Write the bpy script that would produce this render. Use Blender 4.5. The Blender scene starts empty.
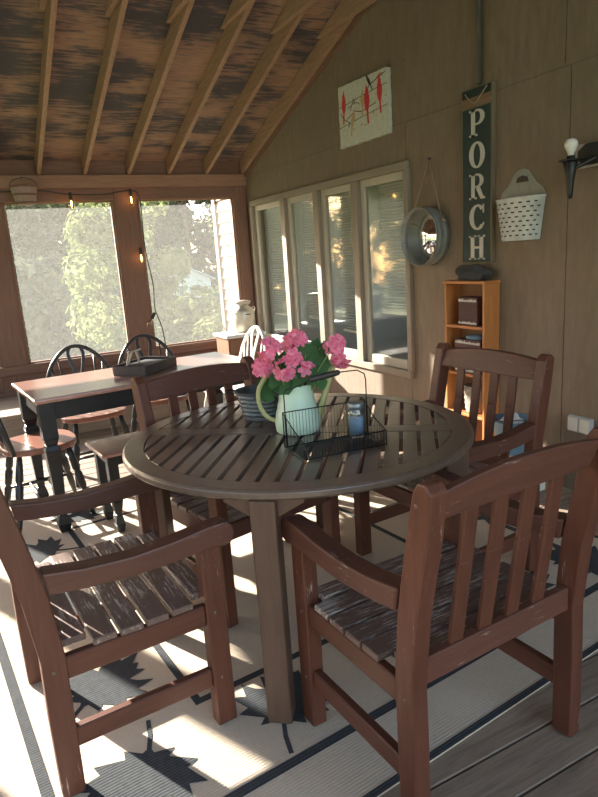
import bpy, bmesh, math, random
from mathutils import Vector, Matrix
random.seed(7)
S = bpy.context.scene
COL = S.collection
PI = math.pi
W, D, H = 2.85, 6.56, 1.42          # house wall plane x, screen wall plane y, camera height
SLOPE = 0.346

# ---------------------------------------------------------------- materials
def newmat(name):
    m = bpy.data.materials.new(name); m.use_nodes = True
    nt = m.node_tree; b = nt.nodes['Principled BSDF']
    return m, nt, b
def simple(name, col, rough=.6, metal=0., trans=0., emit=None, spec=.5):
    m, nt, b = newmat(name)
    b.inputs['Base Color'].default_value = (*col, 1); b.inputs['Roughness'].default_value = rough
    b.inputs['Metallic'].default_value = metal; b.inputs['Transmission Weight'].default_value = trans
    b.inputs['Specular IOR Level'].default_value = spec
    if emit:
        b.inputs['Emission Color'].default_value = (*emit[:3], 1); b.inputs['Emission Strength'].default_value = emit[3]
    return m
def N(nt, t, **k):
    n = nt.nodes.new(t)
    for a, v in k.items(): setattr(n, a, v)
    return n
def coords(nt, scale, kind='Object'):
    tc = N(nt, 'ShaderNodeTexCoord'); mp = N(nt, 'ShaderNodeMapping')
    mp.inputs['Scale'].default_value = scale
    nt.links.new(tc.outputs[kind], mp.inputs['Vector']); return mp.outputs['Vector']
def noise(nt, vec, scale, detail=5, rough=.6, dist=0.):
    n = N(nt, 'ShaderNodeTexNoise'); n.inputs['Scale'].default_value = scale
    n.inputs['Detail'].default_value = detail; n.inputs['Roughness'].default_value = rough
    n.inputs['Distortion'].default_value = dist
    nt.links.new(vec, n.inputs['Vector']); return n.outputs['Fac']
def ramp(nt, fac, stops):
    r = N(nt, 'ShaderNodeValToRGB'); e = r.color_ramp.elements
    while len(e) < len(stops): e.new(.5)
    for i, (p, c) in enumerate(stops):
        e[i].position = p; e[i].color = (*c, 1) if len(c) == 3 else c
    nt.links.new(fac, r.inputs['Fac']); return r.outputs['Color']
def mixc(nt, fac, a, b, mode='MIX'):
    m = N(nt, 'ShaderNodeMix', data_type='RGBA', blend_type=mode)
    for sock, v in ((m.inputs[0], fac), (m.inputs[6], a), (m.inputs[7], b)):
        if isinstance(v, (int, float)): sock.default_value = v
        elif isinstance(v, tuple): sock.default_value = (*v, 1)
        else: nt.links.new(v, sock)
    return m.outputs[2]
def bump(nt, b, h, strength=.3, dist=.01):
    n = N(nt, 'ShaderNodeBump'); n.inputs['Strength'].default_value = strength; n.inputs['Distance'].default_value = dist
    nt.links.new(h, n.inputs['Height']); nt.links.new(n.outputs['Normal'], b.inputs['Normal'])
AX = {'x': (1, 12, 12), 'y': (12, 1, 12), 'z': (12, 12, 1)}
def wood(name, dark, light, axis='x', rough=.55, wear=None, wear_at=.66, gscale=4., bmp=.25, spec=.4):
    m, nt, b = newmat(name)
    v = coords(nt, AX[axis]); g = noise(nt, v, gscale, 7, .65, .4)
    v2 = coords(nt, (1, 1, 1)); big = noise(nt, v2, 2.2, 3)
    c = ramp(nt, g, [(.3, dark), (.7, light)])
    c = mixc(nt, .35, c, ramp(nt, big, [(.3, tuple(x*.7 for x in light)), (.7, light)]), 'MIX')
    if wear:
        w = noise(nt, v, gscale*3.1, 8, .75, .2)
        w2 = noise(nt, v2, 5., 3)
        a = N(nt, 'ShaderNodeMath', operation='ADD'); nt.links.new(w, a.inputs[0])
        s = N(nt, 'ShaderNodeMath', operation='MULTIPLY'); s.inputs[1].default_value = .45
        nt.links.new(w2, s.inputs[0]); nt.links.new(s.outputs[0], a.inputs[1])
        f = ramp(nt, a.outputs[0], [(wear_at+.09, (0, 0, 0)), (wear_at+.14, (1, 1, 1))])
        c = mixc(nt, f, c, wear)
    nt.links.new(c, b.inputs['Base Color']); b.inputs['Roughness'].default_value = rough
    b.inputs['Specular IOR Level'].default_value = spec
    bump(nt, b, g, bmp, .003); return m
def mottled(name, c1, c2, scale=5., rough=.7, metal=0., bmp=.2, detail=6):
    m, nt, b = newmat(name); v = coords(nt, (1, 1, 1)); n = noise(nt, v, scale, detail)
    nt.links.new(ramp(nt, n, [(.3, c1), (.7, c2)]), b.inputs['Base Color'])
    b.inputs['Roughness'].default_value = rough; b.inputs['Metallic'].default_value = metal
    bump(nt, b, n, bmp, .004); return m

WEAR = (.36, .29, .25)
def _coat(m, w_, r_):
    b = m.node_tree.nodes['Principled BSDF']; b.inputs['Coat Weight'].default_value = w_; b.inputs['Coat Roughness'].default_value = r_
chair_mat = {a: wood('chair_paint_'+a, (.062, .022, .014), (.130, .046, .028), a, .45, WEAR, .80) for a in 'xyz'}
seat_mat = wood('chair_seat_paint', (.095, .058, .047), (.175, .112, .090), 'x', .45, (.46, .41, .37), .68, bmp=.4)
rail_mat = wood('chair_rail_paint', (.076, .030, .021), (.138, .056, .039), 'x', .45, (.42, .35, .31), .785)
arm_mat = wood('chair_arm_paint', (.066, .027, .019), (.125, .050, .035), 'y', .45, (.42, .33, .28), .785)
tbl_mat = wood('round_table_paint', (.088, .060, .047), (.155, .110, .087), 'x', .34, (.36, .29, .25), .84, bmp=.12, spec=.6)
_coat(tbl_mat, .9, .30)
tleg_mat = wood('round_table_leg_paint', (.07, .040, .028), (.13, .075, .052), 'z', .5, WEAR, .86)
rafter_mat = wood('rafter_wood', (.19, .108, .070), (.38, .228, .150), 'y', .7, gscale=5)
frame_mat = {a: wood('porch_frame_wood_'+a, (.115, .058, .040), (.215, .115, .080), a, .7) for a in 'xyz'}
header_mat = wood('header_wood', (.19, .098, .060), (.33, .185, .120), 'x', .7)
black_paint = mottled('black_paint', (.010, .011, .012), (.022, .023, .026), 8, .38)
cherry = wood('cherry_top', (.27, .115, .085), (.45, .235, .18), 'x', .28, (.62, .52, .45), .76, bmp=.03, spec=.6)  # worn pinkish tone; its cream flecks also stand in for gloss glare
cherry.node_tree.nodes['Principled BSDF'].inputs['Coat Weight'].default_value = 1.0
cherry.node_tree.nodes['Principled BSDF'].inputs['Coat Roughness'].default_value = .2
white_paint = mottled('white_paint', (.68, .66, .62), (.8, .79, .76), 8, .4)
pine = wood('orange_pine', (.36, .125, .035), (.52, .205, .062), 'z', .45)
trim_mat = wood('window_trim_paint', (.20, .165, .125), (.27, .225, .175), 'z', .6)
iron = simple('black_iron', (.012, .013, .014), .45)
screw_mat = simple('screw_metal', (.16, .11, .09), .5, .5)
wire_mat = simple('dark_wire', (.02, .022, .025), .4, .6)
galv = mottled('galvanised_metal', (.17, .19, .20), (.34, .37, .39), 14, .42, .75, .1)
galv_w = mottled('whitewashed_metal', (.42, .45, .45), (.62, .65, .65), 18, .5, .2, .15)
rope_mat = wood('rope_jute', (.20, .14, .085), (.34, .26, .17), 'z', .9)
cable_mat = simple('black_rubber_cable', (.015, .017, .016), .6)

def wall_material():
    m, nt, b = newmat('weathered_plywood')
    v = coords(nt, (1, 1, 1)); v2 = coords(nt, (1, 3, .7))
    n1 = noise(nt, v, 1.3, 6, .6); n2 = noise(nt, v2, 9, 6, .7); n3 = noise(nt, v, 3.5, 4, .8, 1.2)
    c = ramp(nt, n2, [(.25, (.155, .108, .076)), (.75, (.240, .176, .126))])
    c = mixc(nt, ramp(nt, n1, [(.4, (0, 0, 0)), (.75, (.7, .7, .7))]), c, (.150, .118, .080))
    sp = ramp(nt, n3, [(.68, (0, 0, 0)), (.78, (.6, .6, .6))])
    c = mixc(nt, sp, c, (.075, .058, .042))
    nt.links.new(c, b.inputs['Base Color']); b.inputs['Roughness'].default_value = .75
    bump(nt, b, n2, .3, .004); return m
wall_mat = wall_material()

def sheath_material():
    m, nt, b = newmat('stained_sheathing')
    v = coords(nt, (1.1, 13, 13)); v2 = coords(nt, (.8, 1.6, 1.6))
    g = noise(nt, v, 3.2, 8, .7, .3); n = noise(nt, v2, 1.7, 4, .6)
    a = N(nt, 'ShaderNodeMath', operation='ADD'); nt.links.new(g, a.inputs[0])
    s = N(nt, 'ShaderNodeMath', operation='MULTIPLY'); s.inputs[1].default_value = 1.3
    nt.links.new(n, s.inputs[0]); nt.links.new(s.outputs[0], a.inputs[1])
    wc = ramp(nt, g, [(.3, (.21, .112, .076)), (.7, (.40, .24, .17))])
    f = ramp(nt, a.outputs[0], [(.0, (1, 1, 1)), (.49, (.0, .0, .0))])
    r = nt.nodes[-1]
    f = ramp(nt, a.outputs[0], [(.98, (0, 0, 0)), (1.0, (1, 1, 1))])
    # divide to bring the sum into the ramp's range
    dv = N(nt, 'ShaderNodeMath', operation='MULTIPLY'); dv.inputs[1].default_value = .45
    nt.links.new(a.outputs[0], dv.inputs[0])
    f = ramp(nt, dv.outputs[0], [(.47, (0, 0, 0)), (.56, (.92, .92, .92))])
    c = mixc(nt, f, wc, (.034, .036, .050))
    nt.links.new(c, b.inputs['Base Color']); b.inputs['Roughness'].default_value = .8
    return m
sheath_mat = sheath_material()

def deck_material():
    m, nt, b = newmat('deck_boards')
    v = coords(nt, (1, 10, 10)); g = noise(nt, v, 3.5, 8, .65, 1.0)
    v2 = coords(nt, (1, 1, 1)); n = noise(nt, v2, 2, 3)
    c = ramp(nt, g, [(.3, (.15, .105, .075)), (.5, (.27, .20, .145)), (.75, (.36, .28, .21))])
    c = mixc(nt, ramp(nt, n, [(.35, (0, 0, 0)), (.8, (.5, .5, .5))]), c, (.15, .12, .095))
    nt.links.new(c, b.inputs['Base Color']); b.inputs['Roughness'].default_value = .7
    bump(nt, b, g, .35, .004); return m
deck_mat = deck_material()

def rug_material(name, c1, c2):
    m, nt, b = newmat(name)
    v = coords(nt, (1, 1, 1))
    w = N(nt, 'ShaderNodeTexWave', wave_type='BANDS', bands_direction='Y'); w.inputs['Scale'].default_value = 30
    w.inputs['Distortion'].default_value = .6; nt.links.new(v, w.inputs['Vector'])
    n = noise(nt, v, 60, 3)
    c = mixc(nt, .4, ramp(nt, w.outputs['Fac'], [(.2, c1), (.8, c2)]), ramp(nt, n, [(.3, c1), (.7, c2)]))
    nt.links.new(c, b.inputs['Base Color']); b.inputs['Roughness'].default_value = .95
    b.inputs['Specular IOR Level'].default_value = .15
    bump(nt, b, w.outputs['Fac'], .25, .003); return m
rug_mat = rug_material('woven_rug_cream', (.50, .415, .32), (.60, .51, .40))
rug_black = rug_material('woven_rug_black', (.032, .036, .040), (.075, .08, .085))

def screen_material():
    m = bpy.data.materials.new('insect_screen'); m.use_nodes = True; nt = m.node_tree; nt.nodes.clear()
    o = N(nt, 'ShaderNodeOutputMaterial'); t = N(nt, 'ShaderNodeBsdfTransparent')
    d = N(nt, 'ShaderNodeBsdfDiffuse'); tr = N(nt, 'ShaderNodeBsdfTranslucent')
    d.inputs['Color'].default_value = (.32, .32, .32, 1); tr.inputs['Color'].default_value = (.155, .155, .15, 1)
    a = N(nt, 'ShaderNodeMixShader'); a.inputs[0].default_value = .6
    nt.links.new(d.outputs[0], a.inputs[1]); nt.links.new(tr.outputs[0], a.inputs[2])
    b = N(nt, 'ShaderNodeMixShader')
    n = noise(nt, coords(nt, (1, 1, 1)), 34., 4, .8)
    f = ramp(nt, n, [(.35, (.30, .30, .30)), (.7, (.46, .46, .46))])
    nt.links.new(f, b.inputs[0])
    nt.links.new(t.outputs[0], b.inputs[1]); nt.links.new(a.outputs[0], b.inputs[2])
    nt.links.new(b.outputs[0], o.inputs['Surface']); return m
screen_mat = screen_material()
def glass_material(name, tint=(.8, .82, .8), boost=1.0, ior=1.55, rough=.02):
    m = bpy.data.materials.new(name); m.use_nodes = True; nt = m.node_tree; nt.nodes.clear()
    o = N(nt, 'ShaderNodeOutputMaterial'); t = N(nt, 'ShaderNodeBsdfTransparent'); t.inputs['Color'].default_value = (*tint, 1)
    g = N(nt, 'ShaderNodeBsdfGlossy'); g.inputs['Roughness'].default_value = rough; g.inputs['Color'].default_value = (.95, .95, .95, 1)
    fr = N(nt, 'ShaderNodeFresnel'); fr.inputs['IOR'].default_value = ior
    ge = N(nt, 'ShaderNodeNewGeometry'); io = N(nt, 'ShaderNodeMapRange'); io.inputs['To Min'].default_value = ior; io.inputs['To Max'].default_value = 1/ior
    nt.links.new(ge.outputs['Backfacing'], io.inputs['Value']); nt.links.new(io.outputs['Result'], fr.inputs['IOR'])
    mu = N(nt, 'ShaderNodeMath', operation='MULTIPLY'); mu.inputs[1].default_value = boost; mu.use_clamp = True
    nt.links.new(fr.outputs[0], mu.inputs[0])
    x = N(nt, 'ShaderNodeMixShader'); nt.links.new(mu.outputs[0], x.inputs[0])
    nt.links.new(t.outputs[0], x.inputs[1]); nt.links.new(g.outputs[0], x.inputs[2])
    nt.links.new(x.outputs[0], o.inputs['Surface']); return m
pane_mat = glass_material('window_glass', (.90, .92, .90), 1.0, 1.45, .04)
bulb_glass = glass_material('bulb_glass', (.9, .85, .75), 1.5)
jar_glass = glass_material('blue_jar_glass', (.80, .86, .92), 1.6)
def leaf_material(name, c1, c2, k=.5, ns=1.7):
    m = bpy.data.materials.new(name); m.use_nodes = True; nt = m.node_tree; nt.nodes.clear()
    o = N(nt, 'ShaderNodeOutputMaterial'); d = N(nt, 'ShaderNodeBsdfDiffuse'); tr = N(nt, 'ShaderNodeBsdfTranslucent')
    n = noise(nt, coords(nt, (1, 1, 1)), ns, 5, .75); c = ramp(nt, n, [(.3, c1), (.7, c2)])
    nt.links.new(c, d.inputs['Color']); nt.links.new(c, tr.inputs['Color'])
    x = N(nt, 'ShaderNodeMixShader'); x.inputs[0].default_value = k
    nt.links.new(d.outputs[0], x.inputs[1]); nt.links.new(tr.outputs[0], x.inputs[2])
    nt.links.new(x.outputs[0], o.inputs['Surface']); return m

# ---------------------------------------------------------------- mesh helpers
def finish(name, bm, mat, parent=None, bevel=0., smooth=False, segs=1):
    bmesh.ops.recalc_face_normals(bm, faces=bm.faces[:])
    me = bpy.data.meshes.new(name); bm.to_mesh(me); bm.free()
    for m in (mat if isinstance(mat, (list, tuple)) else [mat]): me.materials.append(m)
    o = bpy.data.objects.new(name, me); COL.objects.link(o)
    if smooth:
        for p in me.polygons: p.use_smooth = True
    if parent: o.parent = parent
    if bevel:
        md = o.modifiers.new('bevel', 'BEVEL'); md.width = bevel; md.segments = segs; md.limit_method = 'ANGLE'; md.angle_limit = math.radians(40)
    return o
def B(): return bmesh.new()
def box(bm, x0, x1, y0, y1, z0, z1, mi=0, M=None):
    vs = [bm.verts.new(Vector((x, y, z)) if M is None else M @ Vector((x, y, z))) for x in (x0, x1) for y in (y0, y1) for z in (z0, z1)]
    for f in ((0, 1, 3, 2), (4, 6, 7, 5), (0, 4, 5, 1), (2, 3, 7, 6), (0, 2, 6, 4), (1, 5, 7, 3)):
        bm.faces.new([vs[i] for i in f]).material_index = mi
    return bm
def prism(bm, pts, a0, a1, axis='x', mi=0, M=None):
    """extrude a 2D outline along an axis: x -> pts are (y,z); y -> (x,z); z -> (x,y)"""
    def mk(p, a):
        v = {'x': Vector((a, p[0], p[1])), 'y': Vector((p[0], a, p[1])), 'z': Vector((p[0], p[1], a))}[axis]
        return bm.verts.new(v if M is None else M @ v)
    A = [mk(p, a0) for p in pts]; Bv = [mk(p, a1) for p in pts]; n = len(pts)
    bm.faces.new(A).material_index = mi; bm.faces.new(Bv[::-1]).material_index = mi
    for i in range(n): bm.faces.new([A[i], A[(i+1) % n], Bv[(i+1) % n], Bv[i]]).material_index = mi
    return bm
def bar(bm, p, q, w, h, up=(0, 0, 1), w2=None, h2=None):
    p, q = Vector(p), Vector(q); d = (q-p).normalized(); s = d.cross(Vector(up)).normalized(); u = s.cross(d)
    w2 = w if w2 is None else w2; h2 = h if h2 is None else h2
    A = [bm.verts.new(p+s*a*w/2+u*b*h/2) for a, b in ((-1, -1), (1, -1), (1, 1), (-1, 1))]
    C = [bm.verts.new(q+s*a*w2/2+u*b*h2/2) for a, b in ((-1, -1), (1, -1), (1, 1), (-1, 1))]
    bm.faces.new(A); bm.faces.new(C[::-1])
    for i in range(4): bm.faces.new([A[i], A[(i+1) % 4], C[(i+1) % 4], C[i]])
    return bm
def tube(bm, pts, r, n=8, closed=False, mi=0):
    pts = [Vector(p) for p in pts]; m = len(pts); rs = r if isinstance(r, (list, tuple)) else [r]*m
    rings = []; prev = None
    for i, p in enumerate(pts):
        a = pts[(i-1) % m] if (closed or i > 0) else p; b = pts[(i+1) % m] if (closed or i < m-1) else p
        t = (b-a).normalized()
        if prev is None:
            s = t.orthogonal().normalized()
        else:
            s = (prev-t*prev.dot(t))
            s = s.normalized() if s.length > 1e-6 else t.orthogonal().normalized()
        prev = s; u = t.cross(s)
        rings.append([bm.verts.new(p+(s*math.cos(2*PI*k/n)+u*math.sin(2*PI*k/n))*rs[i]) for k in range(n)])
    for i in range(m if closed else m-1):
        A, C = rings[i], rings[(i+1) % m]
        for k in range(n):
            f = bm.faces.new([A[k], A[(k+1) % n], C[(k+1) % n], C[k]]); f.smooth = True; f.material_index = mi
    if not closed: bm.faces.new(rings[0][::-1]).material_index = mi; bm.faces.new(rings[-1]).material_index = mi
    return bm
def lathe(bm, prof, n=32, M=None, mi=0, smooth=True):
    rings = []
    for r, z in prof:
        if r < 1e-6:
            v = Vector((0, 0, z)); rings.append([bm.verts.new(v if M is None else M @ v)])
        else:
            ring = []
            for k in range(n):
                v = Vector((r*math.cos(2*PI*k/n), r*math.sin(2*PI*k/n), z)); ring.append(bm.verts.new(v if M is None else M @ v))
            rings.append(ring)
    for A, C in zip(rings, rings[1:]):
        if len(A) == 1 and len(C) == 1: continue
        for k in range(n):
            if len(A) == 1: f = bm.faces.new([A[0], C[(k+1) % n], C[k]])
            elif len(C) == 1: f = bm.faces.new([A[k], A[(k+1) % n], C[0]])
            else: f = bm.faces.new([A[k], A[(k+1) % n], C[(k+1) % n], C[k]])
            f.smooth = smooth; f.material_index = mi
    return bm
def empty(name, loc, rz, label, cat, group=None):
    o = bpy.data.objects.new(name, None); COL.objects.link(o); o.empty_display_size = .1
    o.location = loc; o.rotation_euler = (0, 0, rz); return tag(o, label, cat, group)
def tag(o, label, cat, group=None):
    o['label'] = label; o['category'] = cat
    if group: o['group'] = group
    return o
def struct(o): o['kind'] = 'structure'; return o
KIDS = {}
def kids(o): return [c for c in bpy.data.objects if c.parent == o]
def dup(root, loc, rz, label, group=None):
    def rec(o, par):
        c = o.copy(); COL.objects.link(c); c.parent = par
        for ch in kids(o): rec(ch, c)
        return c
    r = rec(root, None); r.location = loc; r.rotation_euler = (0, 0, rz); r['label'] = label
    if group: r['group'] = group
    return r
def smoothpath(pts, k=6):
    P = [Vector(p) for p in pts]; out = []
    for i in range(len(P)-1):
        p0 = P[max(i-1, 0)]; p1 = P[i]; p2 = P[i+1]; p3 = P[min(i+2, len(P)-1)]
        for j in range(k):
            t = j/k
            out.append(.5*((2*p1)+(p2-p0)*t+(2*p0-5*p1+4*p2-p3)*t*t+(-p0+3*p1-3*p2+p3)*t**3))
    out.append(P[-1]); return out

# ================================================================= SETTING
LX = -1.30                              # left screened wall
bm = B()
y = -2.2; i = 0
while y < D:
    y1 = min(y+.138, D); box(bm, LX-.1, W, y, y1-.006, -.03, 0.0); y = y1; i += 1
box(bm, LX-.1, W, -2.2, D, -.16, -.0305)
struct(finish('floor', bm, deck_mat, bevel=.003))

# right (house) wall: plywood sheets with the window hole
def zroof(y): return 2.28+.15+SLOPE*(D-y)
WY0, WY1, WZ0, WZ1 = 3.72, 6.40, .50, 1.94
HS = 2.25                                # horizontal sheet joint
wall = B(); T = .12
def sheet(y0, y1, z0, z1, top=None):
    g = .003
    if top is None: box(wall, W, W+T, y0+g, y1-g, z0+g, z1-g)
    else: prism(wall, [(y0+g, z0+g), (y1-g, z0+g), (y1-g, zroof(y1)+.2), (y0+g, zroof(y0)+.2)], W, W+T, 'x')
seams = [-2.2, -.05, 1.14, 2.36, WY0]
for a, b in zip(seams, seams[1:]): sheet(a, b, 0, HS)
sheet(WY0, WY1, 0, WZ0); sheet(WY0, WY1, WZ1, HS); sheet(WY1, 7.0, 0, HS)
for a, b in zip([-2.2, .0, 2.4], [.0, 2.4, 7.0]): sheet(a, b, HS+.01, 0, 1)
box(wall, W+.006, W+T+.01, -2.2, WY0, 0, HS+.1); box(wall, W-.004, W+.02, -2.2, 6.6, HS-.002, HS+.012)
struct(finish('wall_right', wall, wall_mat))

# exterior siding of the house beyond the porch
bm = B(); z = -1.2
while z < 3.3:
    prism(bm, [(W-.005, z), (W+.02, z+.155), (W+.06, z+.155), (W+.06, z)], 6.68, 7.56, 'y'); z += .132
siding_mat = wood('clapboard_paint', (.36, .26, .18), (.46, .345, .25), 'y', .7)
struct(finish('wall_outside', bm, siding_mat))
bm = B(); box(bm, W-.02, W+.08, 7.52, 7.62, -1.2, 3.2)
struct(finish('trim_1', bm, frame_mat['z']))

# back screen wall
OPEN = [(-1.25, .155), (.41, 1.40), (1.66, 2.69)]
Z0, Z1 = .54, 2.05
posts_x = [(LX-.12, -1.25), (.155, .41), (1.40, 1.66), (2.69, W)]
k = 2
for a, b in posts_x:
    bm = B(); mid = (a+b)/2
    box(bm, a, mid-.002, D, D+.09, .0, 2.165); box(bm, mid+.002, b, D, D+.09, .0, 2.165)
    box(bm, a+.02, b-.02, D-.02, D, Z0, 2.165)
    struct(finish('trim_%d' % k, bm, frame_mat['z'], bevel=.004)); k += 1
bm = B(); box(bm, LX-.12, W, D-.035, D+.10, 2.165, 2.285); struct(finish('trim_%d' % k, bm, header_mat, bevel=.005)); k += 1
bm = B(); box(bm, LX, W, D-.01, D+.08, Z1, 2.165); struct(finish('trim_%d' % k, bm, frame_mat['x'], bevel=.003)); k += 1
bm = B(); zz = 0.
while zz < Z0-.09:
    box(bm, LX, W, D+.01, D+.07, zz+.002, min(zz+.15, Z0-.09)-.002); zz += .15
prism(bm, [(D+.02, 2.285), (D+.02, zroof(D)-.008), (D+.05, zroof(D)-.018), (D+.05, 2.285)], LX, W, 'x')
struct(finish('wall_back', bm, frame_mat['x']))
bm = B(); box(bm, LX, W, D-.03, D+.10, Z0-.09, Z0); struct(finish('trim_%d' % k, bm, frame_mat['x'], bevel=.004)); k += 1
wn = 2
for a, b in OPEN:
    bm = B(); box(bm, a, a+.014, D+.03, D+.06, Z0, Z1); box(bm, b-.014, b, D+.03, D+.06, Z0, Z1)
    box(bm, a, b, D+.03, D+.06, Z1-.014, Z1); box(bm, a, b, D+.03, D+.06, Z0, Z0+.014)
    f = struct(finish('window_%d' % wn, bm, header_mat)); wn += 1
    bm = B(); vs = [bm.verts.new((x, D+.045, z)) for x, z in ((a, Z0), (b, Z0), (b, Z1), (a, Z1))]; bm.faces.new(vs)
    finish('screen_mesh', bm, screen_mat, f)
# low platform step along the back wall
bm = B(); box(bm, .0, 2.05, 5.62, 6.50, .0, .225); box(bm, -.02, 2.06, 5.60, 6.52, .225, .26)
struct(finish('trim_%d' % k, bm, wood('pale_step_wood', (.20, .15, .11), (.34, .26, .19), 'x', .7), bevel=.004)); k += 1

# left screen wall (mostly outside the frame, it shapes the sunlight)
ys = [-2.2, -.6, 1.0, 2.55, 4.1, 5.6, D]
for i, yy in enumerate(ys):
    bm = B(); box(bm, LX-.10, LX, yy-.09, yy+.09, 0, 2.165); struct(finish('trim_%d' % k, bm, frame_mat['z'])); k += 1
bm = B(); box(bm, LX-.1, LX+.01, -2.2, D, 1.88, 2.285); struct(finish('trim_%d' % k, bm, header_mat)); k += 1  # header deepened to keep sun off the floor under the round table
bm = B(); box(bm, LX-.08, LX-.02, -2.2, D, 0, .5); box(bm, LX-.1, LX+.02, -2.2, D, .5, .54)
prism(bm, [(-2.2, 2.285), (D, 2.285), (D, zroof(D)), (-2.2, zroof(-2.2))], LX-.09, LX-.03, 'x')
struct(finish('wall_left', bm, frame_mat['y']))
for a, b in zip(ys, ys[1:]):
    bm = B(); box(bm, LX-.07, LX-.04, a+.09, a+.10, .54, 1.88); box(bm, LX-.07, LX-.04, b-.10, b-.09, .54, 1.88)
    box(bm, LX-.07, LX-.04, a+.1, b-.1, 1.87, 1.88)
    f = struct(finish('window_%d' % wn, bm, header_mat)); wn += 1
    bm = B(); bm.faces.new([bm.verts.new((LX-.055, y, z)) for y, z in ((a+.09, .54), (b-.09, .54), (b-.09, 1.88), (a+.09, 1.88))])
    finish('screen_mesh', bm, screen_mat, f)

# ceiling sheathing, rafters, ceiling joists
bm = B()
YE = 7.15; YN = -2.4
prism(bm, [(YN, zroof(YN)), (YE, zroof(YE)), (YE, zroof(YE)+.03), (YN, zroof(YN)+.03)], LX-.35, W+.25, 'x')
struct(finish('ceiling', bm, sheath_mat))
RX = [2.815, 2.41, 2.005, 1.597, 1.175, .757, .345, -.07, -.48, -.89]
order = ['against the house wall', 'second from the house wall', 'third from the house wall', 'fourth from the house wall',
         'fifth from the house wall', 'sixth from the house wall', 'seventh from the house wall', 'eighth from the house wall', 'ninth from the house wall', 'tenth from the house wall']
for i, x in enumerate(RX):
    bm = B(); h = .150
    prism(bm, [(YN+.1, zroof(YN+.1)-h), (D+.0, zroof(D)-h+.004), (D+.0, zroof(D)-.001), (YN+.1, zroof(YN+.1)-.001)], x-.019, x+.019, 'x')
    struct(finish('trim_%d' % k, bm, rafter_mat, bevel=.002)); k += 1
for i, x in enumerate(RX):
    xx = x-.040 if i else x-.0395
    zb, zt = 3.06, 3.20
    yb = D-(zb-2.43)/SLOPE; yt = D-(zt-2.43)/SLOPE
    bm = B(); prism(bm, [(yb-.02, zb), (yt-.02, zt), (YN+.2, zt), (YN+.2, zb)], xx-.019, xx+.019, 'x')
    struct(finish('trim_%d' % k, bm, rafter_mat, bevel=.002)); k += 1
bm = B(); prism(bm, [(YN, zroof(YN)-.20), (D, zroof(D)-.19), (D, zroof(D)-.15), (YN, zroof(YN)-.15)], W-.02, W-.001, 'x')
struct(finish('trim_%d' % k, bm, frame_mat['y'])); k += 1

# window of the house: four casements
bm = B(); t = .055
box(bm, W-.03, W+.10, WY0-.03, WY1+.03, WZ1, WZ1+t); box(bm, W-.03, W+.10, WY0-.03, WY1+.03, WZ0-t, WZ0)
box(bm, W-.03, W+.10, WY0-.045, WY0+.005, WZ0, WZ1); box(bm, W-.03, W+.10, WY1-.005, WY1+.045, WZ0, WZ1)
win = struct(finish('window_1', bm, trim_mat, bevel=.004))
edges = [3.725, 4.375, 5.0, 5.66, 6.395]
for y0 in edges[1:-1]:
    bm = B(); box(bm, W-.028, W+.08, y0-.045, y0+.045, WZ0, WZ1)
    finish('mullion', bm, trim_mat, win, bevel=.004)
blind_mat = simple('blind_slats', (.66, .64, .58), .6)
for i in range(4):
    a, b = edges[i]+.045*(i > 0), edges[i+1]-.045*(i < 3)
    bm = B(); s = .055
    box(bm, W+.01, W+.05, a, a+s, WZ0, WZ1); box(bm, W+.01, W+.05, b-s, b, WZ0, WZ1)
    box(bm, W+.01, W+.05, a+s, b-s, WZ1-s, WZ1); box(bm, W+.01, W+.05, a+s, b-s, WZ0, WZ0+s+.015)
    sash = finish('sash', bm, wood('sash_paint_%d' % i, (.36, .33, .27), (.46, .42, .35), 'z', .5), win, bevel=.004)
    bm = B(); box(bm, W+.028, W+.032, a+s-.002, b-s+.002, WZ0+s, WZ1-s+.002)
    finish('pane', bm, pane_mat, sash)
    bm = B(); zz = WZ1-.05; low = WZ0+(.42 if i == 0 else .22 if i == 1 else .30)
    while zz > low:
        prism(bm, [(W+.135, zz), (W+.165, zz-.014), (W+.166, zz-.0125), (W+.136, zz+.0015)], a+.05, b-.05, 'y'); zz -= .024
    box(bm, W+.14, W+.165, a+.05, b-.05, low-.03, low-.01)
    finish('blind', bm, blind_mat, win)
# the room behind the window; gap in its far wall added to light it
bm = B(); X1 = 6.0
for q in (((X1, 3.0, -.1), (X1, 7.2, -.1), (X1, 7.2, .9), (X1, 3.0, .9)), ((X1, 3.0, 2.2), (X1, 7.2, 2.2), (X1, 7.2, 2.6), (X1, 3.0, 2.6)), ((X1, 3.0, .9), (X1, 3.7, .9), (X1, 3.7, 2.2), (X1, 3.0, 2.2)), ((X1, 6.5, .9), (X1, 7.2, .9), (X1, 7.2, 2.2), (X1, 6.5, 2.2)), ((W+.2, 3, -.1), (X1, 3, -.1), (X1, 3, 2.6), (W+.2, 3, 2.6)),
          ((W+.2, 7.2, -.1), (X1, 7.2, -.1), (X1, 7.2, 2.6), (W+.2, 7.2, 2.6)), ((W+.2, 3, -.1), (X1, 3, -.1), (X1, 7.2, -.1), (W+.2, 7.2, -.1)),
          ((W+.2, 3, 2.6), (X1, 3, 2.6), (X1, 7.2, 2.6), (W+.2, 7.2, 2.6))):
    bm.faces.new([bm.verts.new(v) for v in q])
bmesh.ops.remove_doubles(bm, verts=bm.verts[:], dist=.001)
struct(finish('wall_interior', bm, simple('interior_paint', (.50, .46, .40), .8)))

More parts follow.
